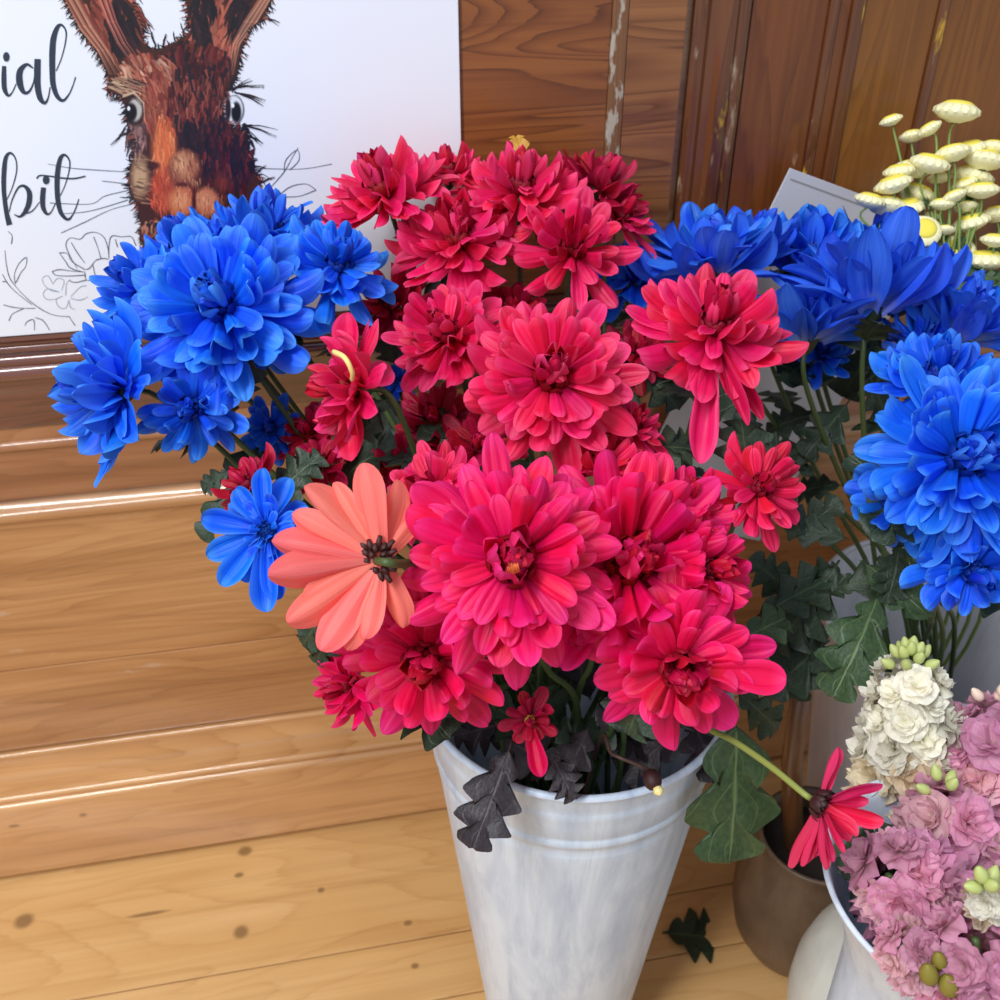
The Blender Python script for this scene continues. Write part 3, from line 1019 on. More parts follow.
c0 = wp_(790, 168, .020)
ex = (wp_(868, 197, .020) - c0).normalized()
ez = EN.cross(ex).normalized()
if ez.z < 0:
    ez = -ez
n_ = EN.copy()
cm = Matrix(((ex.x, n_.x, ez.x, c0.x), (ex.y, n_.y, ez.y, c0.y), (ex.z, n_.z, ez.z, c0.z), (0, 0, 0, 1)))
M['card'] = plain('grey white card', srgb(196, 196, 204), .6)
M['cardline'] = plain('card edge grey', srgb(150, 148, 150), .6)
cardme = box_mesh('card', 0, .16, -.001, .001, -.34, 0, .0005)
card = link('grey_card', cardme, M['card'], mw=cm)
tag(card, 'grey white card sheet tilted behind the blue flowers, its corner showing against the brown door', 'card')
link('border_line', box_mesh('border_line', .004, .146, -.0014, .0014, -.008, -.0068), M['cardline'], card, cm)

# ------------------------------------------------------------------ flowers: petals
prng = random.Random(11)


def petal_mesh(name, bend, cup, pointed=0.0, ripple=0.0, nv=11, nu=8, seed=0, fold=0.0):
    rg = random.Random(seed)
    v, uv, f = [], [], []
    y = z = 0.0
    ph = rg.random() * 6
    tw = rg.uniform(-.18, .18)
    pt = 0.0
    for i in range(nv + 1):
        t = 1 - (1 - i / nv) ** 1.75
        ang = bend * (t ** 1.4)
        if i:
            y += math.cos(ang) * (t - pt)
            z += math.sin(ang) * (t - pt)
        pt = t
        wv = .40 + .60 * math.sin(min(1.0, t / .74) * math.pi / 2) ** 1.4
        if t > .70:
            q = (t - .70) / .30
            wv *= (1 - pointed) * math.sqrt(max(0.0, 1 - q ** 2.1)) + pointed * max(0.0, 1 - q) ** .8
        wv = max(wv, .03) * .5
        for k in range(nu + 1):
            u = -1 + 2 * k / nu
            x_ = u * wv
            cz = cup * (abs(u) ** 2.0) * wv * (1.0 - .35 * t) + ripple * math.sin(t * 8 + ph + u * 2) * abs(u) * .03 - fold * (1 - abs(u)) * wv * .3
            cz += .05 * wv * (math.cos(u * 3 * math.pi) - 1) * math.sin(t * math.pi)
            zz_ = cz * math.cos(ang)
            yy_ = -cz * math.sin(ang)
            xr = x_ * math.cos(tw * t)
            zr = zz_ + x_ * math.sin(tw * t) * .5
            v.append((xr, y + yy_, z + zr))
            uv.append((k / nu, t))
    for i in range(nv):
        for k in range(nu):
            a = i * (nu + 1) + k
            f.append((a, a + 1, a + nu + 2, a + nu + 1))
    return mesh_from(name, v, f, uv)


def variants(prefix, n, b0, b1, c0_, c1, pt0, pt1, rip=.6, fold=0.0):
    return [(b0 + (b1 - b0) * (i + .5) / n, c0_ + (c1 - c0_) * prng.random(), pt0 + (pt1 - pt0) * prng.random(), rip, fold, i) for i in range(n)]


POOL_DEF = {
    'outer': variants('o', 8, R(-42), R(26), -.5, .35, .0, .25),
    'mid': variants('m', 8, R(-45), R(25), -.8, .1, .0, .1),
    'inner': variants('i', 8, R(30), R(120), .3, .9, .0, .1),
    'daisy': variants('d', 6, R(-14), R(10), .15, .45, .05, .35, .5, .4),
}
POOL = {}


def pool(kind, mat):
    k = (kind, mat)
    if k not in POOL:
        L = []
        for (b, c, p, r_, fo_, s) in POOL_DEF[kind]:
            me = petal_mesh('petal', b, c, p, r_, seed=s * 7 + len(kind), fold=fo_)
            me.materials.append(M[mat])
            L.append(me)
        POOL[k] = L
    return POOL[k]


def leaf_mesh(name, lobes=4, bend=.5, fold=.35, seed=0, depth=.5, nv=44, nu=8):
    """pinnately lobed chrysanthemum leaf, unit length; UV x across, y along"""
    rg = random.Random(seed)
    v, uv, f = [], [], []
    y = z = 0.0
    for i in range(nv + 1):
        t = i / nv
        ang = -bend * t
        if i:
            y += math.cos(ang) / nv
            z += math.sin(ang) / nv
        env = math.sin(min(1, max(0, (t - .1) / .9)) ** .8 * math.pi) ** .6 * .36 if t > .1 else 0
        for k in range(nu + 1):
            u = -1 + 2 * k / nu
            au = abs(u)
            side = .13 if u > 0 else 0.0
            lob = abs(math.sin((t * lobes + side) * math.pi)) ** .85
            w_ = env * (1 - depth + depth * lob) * (1 + .06 * math.sin(t * lobes * 4 * math.pi + seed)) + .014
            x_ = u * w_
            v.append((x_, y + au ** 1.5 * env * .42, z - fold * w_ * au * .5 + .03 * math.sin(t * 14 + u * 3 + seed) * au))
            uv.append((k / nu, t))
    for i in range(nv):
        for k in range(nu):
            a = i * (nu + 1) + k
            f.append((a, a + 1, a + nu + 2, a + nu + 1))
    return mesh_from(name, v, f, uv)


LEAVES = {}


def leafpool(mat):
    if mat not in LEAVES:
        LEAVES[mat] = []
        for s in range(5):
            me = leaf_mesh('leaf', 3 + s % 3, .3 + .22 * s, .2 + .1 * s, s, .66 + .05 * (s % 3))
            me.materials.append(M[mat])
            LEAVES[mat].append(me)
    return LEAVES[mat]


def frame_from(a, b, n, W, L=None):
    """matrix that lays a unit petal from a to b with its upper face towards n"""
    y = b - a
    ln = y.length
    y.normalize()
    z = n - y * n.dot(y)
    z.normalize()
    x = y.cross(z)
    L = ln if L is None else L
    m = Matrix(((x.x * W, y.x * L, z.x * L, a.x), (x.y * W, y.y * L, z.y * L, a.y), (x.z * W, y.z * L, z.z * L, a.z), (0, 0, 0, 1)))
    return m


def center_mesh(name, r, n, seed, h=1.0, closed=1.0):
    """tight dome of small spoon shaped incurved florets"""
    rg = random.Random(seed)
    V, Fc, UV = [], [], []
    for i in range(n):
        q = i / (n - 1)
        az = i * 2.39996
        r0 = r * .75 * (1 - q) + r * .04
        ln = r * (1.15 - .45 * q) * h * rg.uniform(.85, 1.15)
        wd = r * (.30 - .12 * q)
        e = R(48 + 34 * q)
        b = len(V)
        yy, zz_ = r0, r * .15 * q
        nv, nu = 6, 4
        for j in range(nv + 1):
            t = j / nv
            an = e + closed * R(75) * t ** 1.6
            if j:
                yy += math.cos(an) * ln / nv
                zz_ += math.sin(an) * ln / nv
            w_ = wd * (.55 + .45 * math.sin(min(1, t / .7) * 1.57)) * (math.sqrt(max(.02, 1 - ((t - .6) / .4) ** 2)) if t > .6 else 1)
            for k in range(nu + 1):
                u = -1 + 2 * k / nu
                x_ = u * w_
                y_ = yy - .35 * u * u * w_
                V.append((x_ * math.cos(az) - y_ * math.sin(az), x_ * math.sin(az) + y_ * math.cos(az), zz_))
                UV.append((k / nu, t))
        for j in range(nv):
            for k in range(nu):
                c = b + j * (nu + 1) + k
                Fc.append((c, c + 1, c + nu + 2, c + nu + 1))
    return mesh_from(name, V, Fc, UV)


CENT = {}


def rotmat(n, spin=0.0):
    q = n.to_track_quat('Z', 'Y')
    return q.to_matrix().to_4x4() @ Matrix.Rotation(spin, 4, 'Z')


VES = {
    'main': (Vector((BX, BY, BZ)), .086, .20),
    'grey': (B2, .095, .17),
}
foot_i = {'main': 0, 'grey': 0, 'stock': 0}


def foot(ves):
    c, r, dz = VES[ves]
    i = foot_i[ves]
    foot_i[ves] += 1
    a = i * 2.39996
    q = r * .55 * math.sqrt((i % 24 + .5) / 24)
    return Vector((c.x + q * math.cos(a), c.y + q * math.sin(a), c.z - dz)), a


def stem_path(c, n, R_, ves):
    ft, a = foot(ves)
    vc, r, dz = VES[ves]
    back = c - n * R_ * .12
    p1 = back - n * R_ * .55 + Vector((0, 0, -R_ * .15))
    # where the stem passes the mouth of the vessel
    dirv = Vector((c.x - vc.x, c.y - vc.y, 0))
    if dirv.length > 1e-4:
        dirv.normalize()
    mouth = Vector((vc.x, vc.y, vc.z + .012)) + dirv * r * .62 + Vector((math.cos(a), math.sin(a), 0)) * r * .2
    mid = p1.lerp(mouth, .5) + Vector((0, 0, -.012))
    return [back, p1, mid, mouth, ft]


allflowers = []


def chrysanth(px, py, d, rp, nrm, N, mat, label, seed, ves='main', e0=4, e1=80, core=None, wr=.31, droop=18, leaves=2, name='chrysanthemum', lmat='leaf', stem='stem', inner=True, spread=.55, group=None, maxpetal=99, cscale=1.0, matin=None):
    rg = random.Random(seed)
    rp *= 1.12
    c = P(px, py, d)
    n = camdir(nrm)
    if ves:
        # keep the bloom clear of the wall
        for _ in range(8):
            Rm = rp / 1000.0 * d
            need = Rm * (.35 + .62 * math.sqrt(max(0.0, 1 - n.dot(EN) ** 2))) + .026
            if (P(px, py, d) - ORG).dot(EN) >= need:
                break
            d -= .008
    c = P(px, py, d)
    Rm = rp / 1000.0 * d
    path = stem_path(c, n, Rm, ves)
    t = thing(name, label, 'flower', path[-1], group)
    allflowers.append(t)
    B = Matrix.Translation(c - n * Rm * .18) @ rotmat(n, rg.random() * 6)
    N = min(N, maxpetal)
    for i in range(N):
        q = i / max(1, N - 1)
        kind = 'outer' if q < .38 else ('mid' if q < .74 else 'inner')
        if not inner and kind == 'inner':
            kind = 'mid'
        az = i * 2.39996 + rg.gauss(0, .07)
        r0 = Rm * (.13 * (1 - q) + .045)
        hh = Rm * .20 * q
        el = R(e0 + (e1 - e0) * q ** 1.5 + rg.gauss(0, 5))
        dirw = (B.to_3x3() @ Vector((-math.sin(az), math.cos(az), 0))).normalized()
        if dirw.z < 0 and q < .5:
            el += R(droop) * dirw.z * (1 - q)
        proj = Rm * (1.02 - (spread + .25) * q ** .85) - r0
        L = min(proj / max(math.cos(el), .42), Rm * (1.02 - .62 * q)) * rg.uniform(.88, 1.06)
        W = Rm * wr * .90 * (1 - .52 * q) * rg.uniform(.82, 1.15)
        mt = mat
        if matin and q > .55:
            mt = matin
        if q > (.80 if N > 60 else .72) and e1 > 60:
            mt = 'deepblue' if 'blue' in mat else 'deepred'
        me = pool(kind, mt)[rg.randrange(len(pool(kind, mt)))]
        m = B @ Matrix.Rotation(az, 4, 'Z') @ Matrix.Translation((0, r0, hh)) @ Matrix.Rotation(el, 4, 'X') @ Matrix.Rotation(rg.gauss(0, .14), 4, 'Y') @ Matrix.Rotation(rg.gauss(0, .06), 4, 'Z') @ Matrix.Diagonal((W, L, L, 1))
        link('petal', me, None, t, m)
    core = core or ('corblue' if 'blue' in mat else 'corred')
    key = (core, seed % 3, inner)
    if key not in CENT:
        me = center_mesh('flower_center', 1.0, 42, seed, 1.0)
        me.materials.append(M[core])
        CENT[key] = me
    link('flower_center', CENT[key], None, t, B @ Matrix.Translation((0, 0, Rm * .08)) @ Matrix.Scale(Rm * .21 * cscale, 4))
    finish(t, B, Rm, path, rg, leaves, lmat, stem)
    return t, B, Rm, path


CAL = {}


def finish(t, B, Rm, path, rg, leaves, lmat, stem, calmat='calyx', leaf_at=(.20, .60)):
    if calmat not in CAL:
        me = lathe('calyx', [(.012, -.16), (.03, -.15), (.09, -.08), (.15, .0), (.17, .06), (.12, .08), (.001, .08)], 14, False)
        me.materials.append(M[calmat])
        CAL[calmat] = me
    link('calyx', CAL[calmat], None, t, B @ Matrix.Scale(Rm, 4))
    cp = catmull(path, 7)
    link('stem', tube_mesh('stem', cp, .0017, .0024), M[stem], t)
    for k in range(leaves):
        s = rg.uniform(*leaf_at)
        i = max(1, min(len(cp) - 2, int(s * 21)))
        p = cp[i]
        dv = (cp[i + 1] - cp[i - 1]).normalized()
        a = rg.random() * 6.28
        side = dv.orthogonal().normalized()
        side.rotate(Quaternion(dv, a))
        out = (side * .9 - dv * .5 + Vector((0, 0, -.25))).normalized()
        L = rg.uniform(.038, .056)
        lp = leafpool(lmat)
        m = frame_from(p, p + out * L, (Vector((0, 0, 1)) - FWD * .6).normalized(), L)
        link('leaf', lp[rg.randrange(5)], None, t, m)


def add_leaf(t, px, py, d, px2, py2, d2, w=1.0, mat='leaf', var=0, label=None, face=(0, .3, 1)):
    a, b = P(px, py, d), P(px2, py2, d2)
    m = frame_from(a, b, camdir(face), (b - a).length * w)
    o = link('leaf', leafpool(mat)[var], None, t, m)
    if label:
        o['label'] = label
    return o


def ray_flower(c, n, t, tips, mat, wpx, d, kind='daisy', r0=.12, seed=0, under=False, labelmap=None):
    """petals reaching out to given places of the photograph"""
    rg = random.Random(seed)
    for (x, y, dd, wmul) in tips:
        b = P(x, y, d + dd)
        a = c + (b - c) * r0
        L = pool(kind, mat)
        m = frame_from(a, b, n if not under else -n, wpx * 1.0 / 1000 * d * wmul)
        link('petal', L[rg.randrange(len(L))], None, t, m)


# ---- red and pink blooms of the middle bucket
G1 = None
C = chrysanth
main = C(512, 560, .50, 120, (.02, .12, 1), 96, 'pink', 'biggest and frontmost deep pink chrysanthemum, full double, with orange streaked centre', 1, core='corred', droop=10, leaves=1, e0=2, e1=70, wr=.30)
right2 = C(632, 560, .545, 122, (.12, .22, .95), 92, 'pink', 'full deep pink chrysanthemum overlapping the right side of the biggest bloom', 2, droop=8, leaves=1, wr=.29)
low3 = C(680, 668, .53, 98, (.12, -.18, .95), 52, 'pink', 'pink chrysanthemum at the lower right above the white rim, one long petal pointing right', 3, e0=0, e1=66, wr=.36, leaves=1)
low4 = C(424, 662, .545, 98, (-.05, -.1, 1), 50, 'pink', 'pink chrysanthemum at the lower left with dark ring centre, petals over the bucket edge', 4, e0=0, e1=66, wr=.34, leaves=1)
C(345, 685, .59, 52, (-.75, -.05, .55), 44, 'pink', 'small side facing magenta chrysanthemum at the far lower left of the bouquet', 5, e0=20, leaves=1)
mid5 = C(552, 375, .575, 94, (.02, .22, .95), 84, 'red', 'large open red chrysanthemum in the upper middle, right of the fluffy smaller one', 6, wr=.31, droop=12)
up6 = C(716, 322, .605, 88, (.03, .62, .75), 74, 'red', 'coral red chrysanthemum at upper right with petals drooping underneath', 7, droop=34, wr=.32)
C(574, 246, .66, 68, (.05, .35, .9), 34, 'red', 'small open red chrysanthemum with loose narrow petals near the top', 8, e0=8, wr=.33, droop=20, inner=False)
C(458, 236, .68, 78, (-.05, .62, .75), 80, 'red', 'red chrysanthemum at the top, in front of the two at the white sign edge', 9, wr=.28)
top9 = C(520, 184, .745, 76, (.0, .75, .65), 80, 'red', 'topmost red chrysanthemum against the brown door', 10, wr=.26)
C(382, 188, .735, 76, (-.3, .7, .6), 80, 'red', 'red chrysanthemum at the top left, in front of the white sign', 11, wr=.26)
C(448, 170, .79, 50, (-.1, .9, .4), 50, 'red', 'partly hidden red chrysanthemum at the right edge of the white sign', 12, wr=.28)
C(602, 182, .775, 58, (.35, .8, .35), 46, 'dark_shade_red', 'shade-tinted crimson chrysanthemum at the top right of the red group, against the door', 13, wr=.36, e0=15)
C(622, 215, .72, 48, (.35, .6, .6), 40, 'red', 'half hidden red chrysanthemum with one long petal reaching over the blue flowers', 14, e0=5, wr=.3)
C(446, 332, .625, 68, (-.3, .42, .85), 70, 'red', 'fluffy red chrysanthemum left of the large open one', 15, wr=.3)
side14 = C(345, 388, .575, 74, (-.86, .12, .42), 56, 'red', 'side facing red chrysanthemum at the left with one pale yellow floret', 16, wr=.34, e0=14, droop=5)
C(762, 486, .58, 60, (.22, .3, .9), 40, 'scarlet', 'small scarlet chrysanthemum on the right, in front of the green leaves', 17, e0=6, wr=.3, droop=10)
C(634, 424, .61, 42, (.25, .6, .6), 44, 'red', 'small red chrysanthemum below and right of the large open one', 18, wr=.34)
C(602, 462, .59, 50, (.0, .75, .5), 44, 'scarlet', 'small scarlet chrysanthemum peeping over the biggest bloom', 19, wr=.32, e0=20)
C(684, 500, .575, 58, (.2, .7, .6), 52, 'pink', 'pink chrysanthemum rising behind the right hand full bloom', 20, wr=.32)
C(430, 492, .565, 60, (-.45, .3, .75), 60, 'red', 'red chrysanthemum half hidden behind the upper left of the biggest bloom', 21, wr=.3)
C(712, 570, .555, 66, (.5, .2, .75), 60, 'pink', 'pink chrysanthemum at the right flank of the bouquet with small centre', 22, wr=.32)
C(436, 420, .665, 52, (-.2, .4, .8), 44, 'dark_shade_red', 'shade-tinted crimson chrysanthemum deep in the gap below the fluffy one', 23, wr=.36)
C(388, 300, .70, 50, (-.4, .4, .7), 44, 'dark_shade_red', 'shade-tinted crimson chrysanthemum deep between the blue group and the red group', 24, wr=.36)
C(480, 445, .64, 46, (.0, .4, .8), 40, 'dark_shade_red', 'shade-tinted crimson chrysanthemum deep behind the biggest bloom', 25, wr=.36)
C(246, 484, .605, 42, (-.5, .5, .4), 22, 'dark_shade_red', 'dull crimson bloom peeping over the lowest blue flower on the left', 26, wr=.42, e0=24)
C(318, 462, .645, 44, (-.3, .5, .6), 36, 'dark_shade_red', 'shade-tinted crimson chrysanthemum below the side facing red one', 27, wr=.38)
C(560, 505, .575, 44, (.1, .6, .7), 36, 'red', 'red bloom mostly hidden above the centre of the biggest bloom', 28, wr=.34)
C(306, 432, .67, 40, (-.2, .4, .8), 36, 'dark_shade_red', 'shade-tinted crimson bloom behind the side facing red one, in deep shade', 70, wr=.36)  # filler blooms for the dark gaps, shade mixed into their petal colour
C(510, 312, .70, 44, (.0, .4, .8), 40, 'dark_shade_red', 'shade-tinted crimson bloom in the gap between the top reds and the large open one', 71, wr=.36)
C(640, 350, .69, 40, (.2, .4, .8), 34, 'dark_shade_red', 'shade-tinted crimson bloom in the gap left of the coral red upper right one', 72, wr=.36, leaves=3)
C(400, 460, .65, 40, (-.2, .4, .8), 34, 'dark_shade_red', 'shade-tinted crimson bloom above the coral flower, half hidden', 73, wr=.36, leaves=3)
# small half open flower hanging over the bucket rim
sm = C(530, 720, .60, 33, (.0, .05, 1), 20, 'dark_shade_red', 'small half open dark red flower hanging in front of the bucket rim', 29, e0=12, e1=64, wr=.42, leaves=0, inner=True, core='yellowcore', cscale=.7)
ray_flower(P(530, 724, .60), camdir((0, 0, 1)), sm[0], [(541, 777, -.01, 1.0)], 'pink', 20, .60)
# lone petals of the named blooms
ray_flower(P(700, 670, .525), camdir((0, .2, 1)), low3[0], [(788, 680, .0, 1.0)], 'pink', 36, .525, seed=3)
ray_flower(P(712, 335, .60), camdir((0, -.2, 1)), up6[0], [(702, 462, -.02, 1.0), (748, 425, -.02, .5), (764, 420, -.0, .5)], 'red', 30, .6, seed=4)
ray_flower(P(350, 385, .575), camdir((-.3, 0, 1)), side14[0], [(352, 462, -.01, 1.0), (347, 312, -.0, 1.0), (392, 372, .02, 1.0)], 'red', 30, .57, seed=5)
o = link('floret', tube_mesh('floret', catmull([P(334, 352, .545), P(345, 358, .53), P(352, 372, .532), P(352, 380, .54)], 5), .0016, .0012), plain('pale yellow floret', srgb(240, 214, 130), .5), side14[0])
o['label'] = 'pale yellow curled floret'
# long drooping petal of the half hidden one at the top
# orange streaks of the biggest bloom's centre
stam = []
V_, F_ = [], []
for k in range(7):
    p0 = P(507 + k * 2.0, 574 - abs(k - 3) * .8, .474)
    p1 = P(509 + k * 1.4, 563 + (k % 2), .468)
    tm = tube_mesh('x', [p0, p0.lerp(p1, .6) + camdir((0, 0, 1)) * .002, p1], .00045, .0003, 5)
    b_ = len(V_)
    V_ += [vv.co.copy() for vv in tm.vertices]
    F_ += [tuple(b_ + i for i in pl.vertices) for pl in tm.polygons]
M['orange'] = plain('orange floret tip', srgb(236, 120, 60), .5)
o = link('stamen', mesh_from('stamen', V_, F_), M['orange'], main[0])
o['label'] = 'orange streaked stamens'

for k, (a, b, fl_) in enumerate((((560, 730, .68), (540, 690, .62), low4), ((600, 740, .70), (640, 700, .64), low3), ((640, 735, .70), (690, 700, .66), low3), ((540, 740, .70), (500, 705, .64), low4), ((590, 700, .72), (580, 650, .68), main),
                               ((650, 720, .72), (620, 750, .66), right2), ((560, 750, .69), (600, 735, .64), main), ((520, 720, .72), (470, 730, .68), low4), ((680, 730, .70), (650, 755, .68), right2), ((610, 760, .69), (570, 745, .66), low3), ((500, 735, .70), (540, 760, .66), low4), ((690, 715, .70), (700, 735, .68), low3))):
    a0, b0 = P(*a), P(*b)
    m = frame_from(a0, b0, camdir((0, .3, 1)), .05, .055)
    link('leaf', leafpool('blackleaf' if k % 3 else 'leaf')[k % 5], None, fl_[0], m)

# ---- coral flower seen from the back
cc = P(380, 560, .505)
cn = camdir((.35, .1, -1))
path = [cc - cn * .004, cc - cn * .012 + camdir((1, 0, 0)) * .012, P(440, 575, .56), Vector((BX - .05, BY, BZ + .015)), Vector((BX - .03, BY + .01, BZ - .2))]
t = thing('chrysanthemum', 'coral orange flower turned away, showing its back and brown calyx', 'flower', path[-1])
ray_flower(cc, cn, t, [(366, 462, -.005, 1.05), (398, 480, .01, .9), (304, 486, .0, .9), (336, 482, .005, .7), (294, 512, .0, .9), (270, 542, -.004, 1.05), (268, 574, -.008, 1.15), (288, 624, -.010, 1.1), (304, 600, -.004, .9), (322, 652, -.012, 1.1), (346, 650, -.01, .9), (366, 640, -.008, .9), (404, 628, .004, .9), (420, 500, .012, .9)],
           'coral', 35, .505, r0=.02, seed=8)
V_, F_ = [], []
rg = random.Random(3)
for k in range(26):
    a = k * 2.4
    rr = .0018 + .0066 * math.sqrt(k / 26)
    b0 = cc - cn * .0015 + (rotmat(-cn).to_3x3() @ Vector((rr * math.cos(a), rr * math.sin(a), .0035 - rr * .4)))
    tip = cc - cn * .0015 + (rotmat(-cn).to_3x3() @ Vector((rr * 1.75 * math.cos(a), rr * 1.75 * math.sin(a), .0018 - rr * .1)))
    tm = tube_mesh('x', [b0, b0.lerp(tip, .5) - cn * .0012, tip], .0019, .0011, 6)
    b_ = len(V_)
    V_ += [vv.co.copy() for vv in tm.vertices]
    F_ += [tuple(b_ + i for i in pl.vertices) for pl in tm.polygons]
o = link('calyx', mesh_from('calyx', V_, F_), M['browncalyx'], t)
o['label'] = 'brown scaly calyx'
link('stem', tube_mesh('stem', catmull(path, 7), .0022, .0024), M['stem'], t)
coral_t = t

# ---- daisy-like red flower hanging out to the right on a pale stem
dc = P(818, 802, .505)
dn = camdir((.6, -.25, .55))
path = [dc - dn * .004, P(803, 793, .508), P(770, 766, .53), P(732, 740, .565), P(700, 722, .61), Vector((BX + .05, BY - .01, BZ + .012)), Vector((BX + .03, BY, BZ - .2))]
t = thing('chrysanthemum', 'single red daisy like flower hanging to the right on a bare pale stem', 'flower', path[-1])
ray_flower(dc, dn, t, [(838, 747, .0, 1.05), (882, 783, -.005, .95), (884, 822, -.008, .9), (858, 836, -.01, .9), (846, 852, -.012, .8), (836, 862, -.01, .7), (822, 870, -.006, .75), (806, 868, -.002, .8), (790, 868, .004, .8), (868, 800, .004, .8), (812, 858, .004, .8), (850, 840, .002, .8)],
           'red', 21, .505, seed=9)
me = center_mesh('flower_center', 1.0, 60, 7, .9, .6)
me.materials.append(M['darkcore'])
link('flower_center', me, None, t, Matrix.Translation(dc - dn * .002) @ rotmat(dn) @ Matrix.Scale(.0082, 4))
link('stem', tube_mesh('stem', catmull(path, 6), .0016, .0021), M['lightstem'], t)

# ---- bud on a thin dark stem over the rim
bc = P(651, 776, .605)
bn = camdir((.2, -.7, .5))
path = [bc - bn * .004, P(636, 764, .605), P(612, 754, .61), Vector((BX + .01, BY - .075, BZ + .010)), Vector((BX, BY - .02, BZ - .2))]
t = thing('chrysanthemum_bud', 'tiny dark red bud with a yellow tip hanging over the bucket rim', 'flower bud', path[-1])
link('bud', lathe('bud', [(.001, -.004), (.004, -.003), (.0056, .001), (.0054, .005), (.0036, .0078), (.001, .0086)], 12, False), M['darkcore'], t, Matrix.Translation(bc) @ rotmat(bn))
o = link('petal', lathe('petal', [(.001, .0), (.0028, .001), (.0032, .004), (.0005, .006)], 10, False), plain('cream yellow', srgb(240, 224, 150), .5), t, Matrix.Translation(bc + bn * .006 + camdir((.5, 0, .5)) * .002) @ rotmat(bn))
link('stem', tube_mesh('stem', catmull(path, 6), .0011, .0014), plain('dark stem', srgb(70, 46, 40), .5), t)

# ---- leaves that show
add_leaf(low4[0], 512, 742, .615, 474, 850, .585, .78, 'blackleaf', 1, 'purple black lobed leaf', (0, .1, 1))
add_leaf(sm[0], 548, 750, .62, 574, 798, .60, .9, 'blackleaf', 2, 'purple black lobed leaf')
add_leaf(sm[0], 590, 725, .64, 566, 776, .62, .9, 'blackleaf', 0)
add_leaf(low3[0], 640, 700, .66, 600, 720, .64, .9, 'blackleaf', 0)
g_ = add_leaf(low3[0], 736, 712, .64, 738, 880, .66, .78, 'midleaf', 0, 'large green lobed leaf hanging down', (.1, .1, 1))
add_leaf(low3[0], 735, 690, .66, 792, 735, .67, .8, 'leaf', 1)
add_leaf(right2[0], 750, 620, .68, 860, 560, .68, .6, 'leaf', 2)
add_leaf(right2[0], 740, 640, .66, 800, 610, .66, .9, 'midleaf', 3)
add_leaf(coral_t, 330, 610, .56, 292, 650, .57, .8, 'leaf', 1)
add_leaf(coral_t, 350, 600, .58, 302, 672, .58, .6, 'leaf', 2)
add_leaf(top9[0], 524, 172, .725, 516, 120, .725, .55, 'dryleaf', 3, 'dried yellow brown leaf')

# ---- blue blooms, left
BL = C(218, 302, .60, 102, (.02, .22, 1), 96, 'blue', 'largest blue chrysanthemum of the left group, dark centre facing forward', 41, droop=10, wr=.34)
C(338, 262, .635, 66, (.35, .5, .75), 56, 'blue', 'blue chrysanthemum at the right end of the left group, touching the red ones', 42, wr=.32)
C(266, 228, .685, 76, (.05, .85, .45), 70, 'blue', 'blue chrysanthemum at the top of the left group, under the hare', 43, wr=.34, e0=10)
C(184, 248, .675, 62, (-.25, .8, .5), 60, 'blue', 'blue chrysanthemum at the upper left, behind the largest blue one', 44, wr=.36, e0=10)
C(136, 282, .655, 66, (-.5, .55, .6), 56, 'blue', 'blue chrysanthemum at the left shoulder, in front of the drawn poppy', 45, wr=.36)
C(104, 390, .61, 90, (-.78, .0, .62), 64, 'blue', 'outermost blue chrysanthemum on the far left, seen from the side', 46, wr=.33, e0=12, droop=0)
C(190, 408, .605, 60, (-.1, -.12, 1), 44, 'blue', 'blue chrysanthemum below the largest blue one, petals fanning downwards', 47, wr=.32, e0=6)
C(270, 428, .67, 36, (.1, .1, .9), 40, 'blue', 'small blue flower in the shade right of the lower left group', 48, wr=.32, leaves=2)
lb = C(266, 532, .545, 50, (-.2, .0, .98), 26, 'blue', 'lowest blue flower on the left, loose petals and dark open centre', 49, wr=.34, e0=10, e1=50, inner=False)
ray_flower(P(266, 530, .545), camdir((-.1, 0, 1)), lb[0], [(263, 468, .005, .8), (235, 488, .005, .9), (202, 517, .0, 1.0), (207, 556, .0, 1.), (222, 586, -.003, 1.), (266, 612, -.004, 1.15), (242, 582, .0, 1.), (290, 478, .01, .9), (308, 505, .01, .9), (278, 600, .0, 1.0)], 'blue', 26, .545, seed=12)
C(398, 378, .72, 26, (.0, .5, .8), 26, 'blue', 'tiny bit of blue flower showing between the red ones on the left', 50, wr=.34, leaves=2)
C(255, 330, .68, 48, (.3, .2, .9), 46, 'blue', 'blue chrysanthemum half hidden behind the right side of the largest blue one', 63, wr=.34, leaves=2)
add_leaf(BL[0], 240, 480, .62, 196, 540, .62, .7, 'leaf', 0)
add_leaf(BL[0], 232, 470, .63, 196, 488, .63, .9, 'leaf', 1)

# ---- blue blooms, right
K = dict(ves='grey')
C(716, 256, .735, 84, (-.1, .86, .4), 64, 'paleblue', 'blue chrysanthemum right of the red group, streaked petals cupped upwards', 51, wr=.42, e0=24, e1=84, spread=.3, droop=4, matin='blue', **K)
C(872, 290, .70, 98, (.05, .99, .12), 84, 'paleblue', 'largest cup shaped blue chrysanthemum in the middle of the right group, dark underside', 52, wr=.36, e0=30, e1=84, spread=.4, droop=0, **K)
C(812, 246, .775, 70, (.0, .9, .35), 60, 'blue', 'blue chrysanthemum at the back, just below the grey card', 53, wr=.38, e0=20, **K)
C(806, 326, .71, 74, (-.1, .98, .1), 60, 'paleblue', 'cup shaped blue chrysanthemum with pale streaks below the back row', 54, wr=.36, e0=30, e1=82, spread=.4, droop=0, **K)
C(634, 272, .77, 58, (-.1, .6, .6), 44, 'blue', 'blue chrysanthemum in the shade just behind the red group', 55, wr=.36, **K)
C(968, 322, .70, 84, (.3, .85, .35), 70, 'paleblue', 'blue chrysanthemum at the right edge, below the yellow buttons', 56, wr=.36, e0=28, e1=82, spread=.4, droop=0, **K)
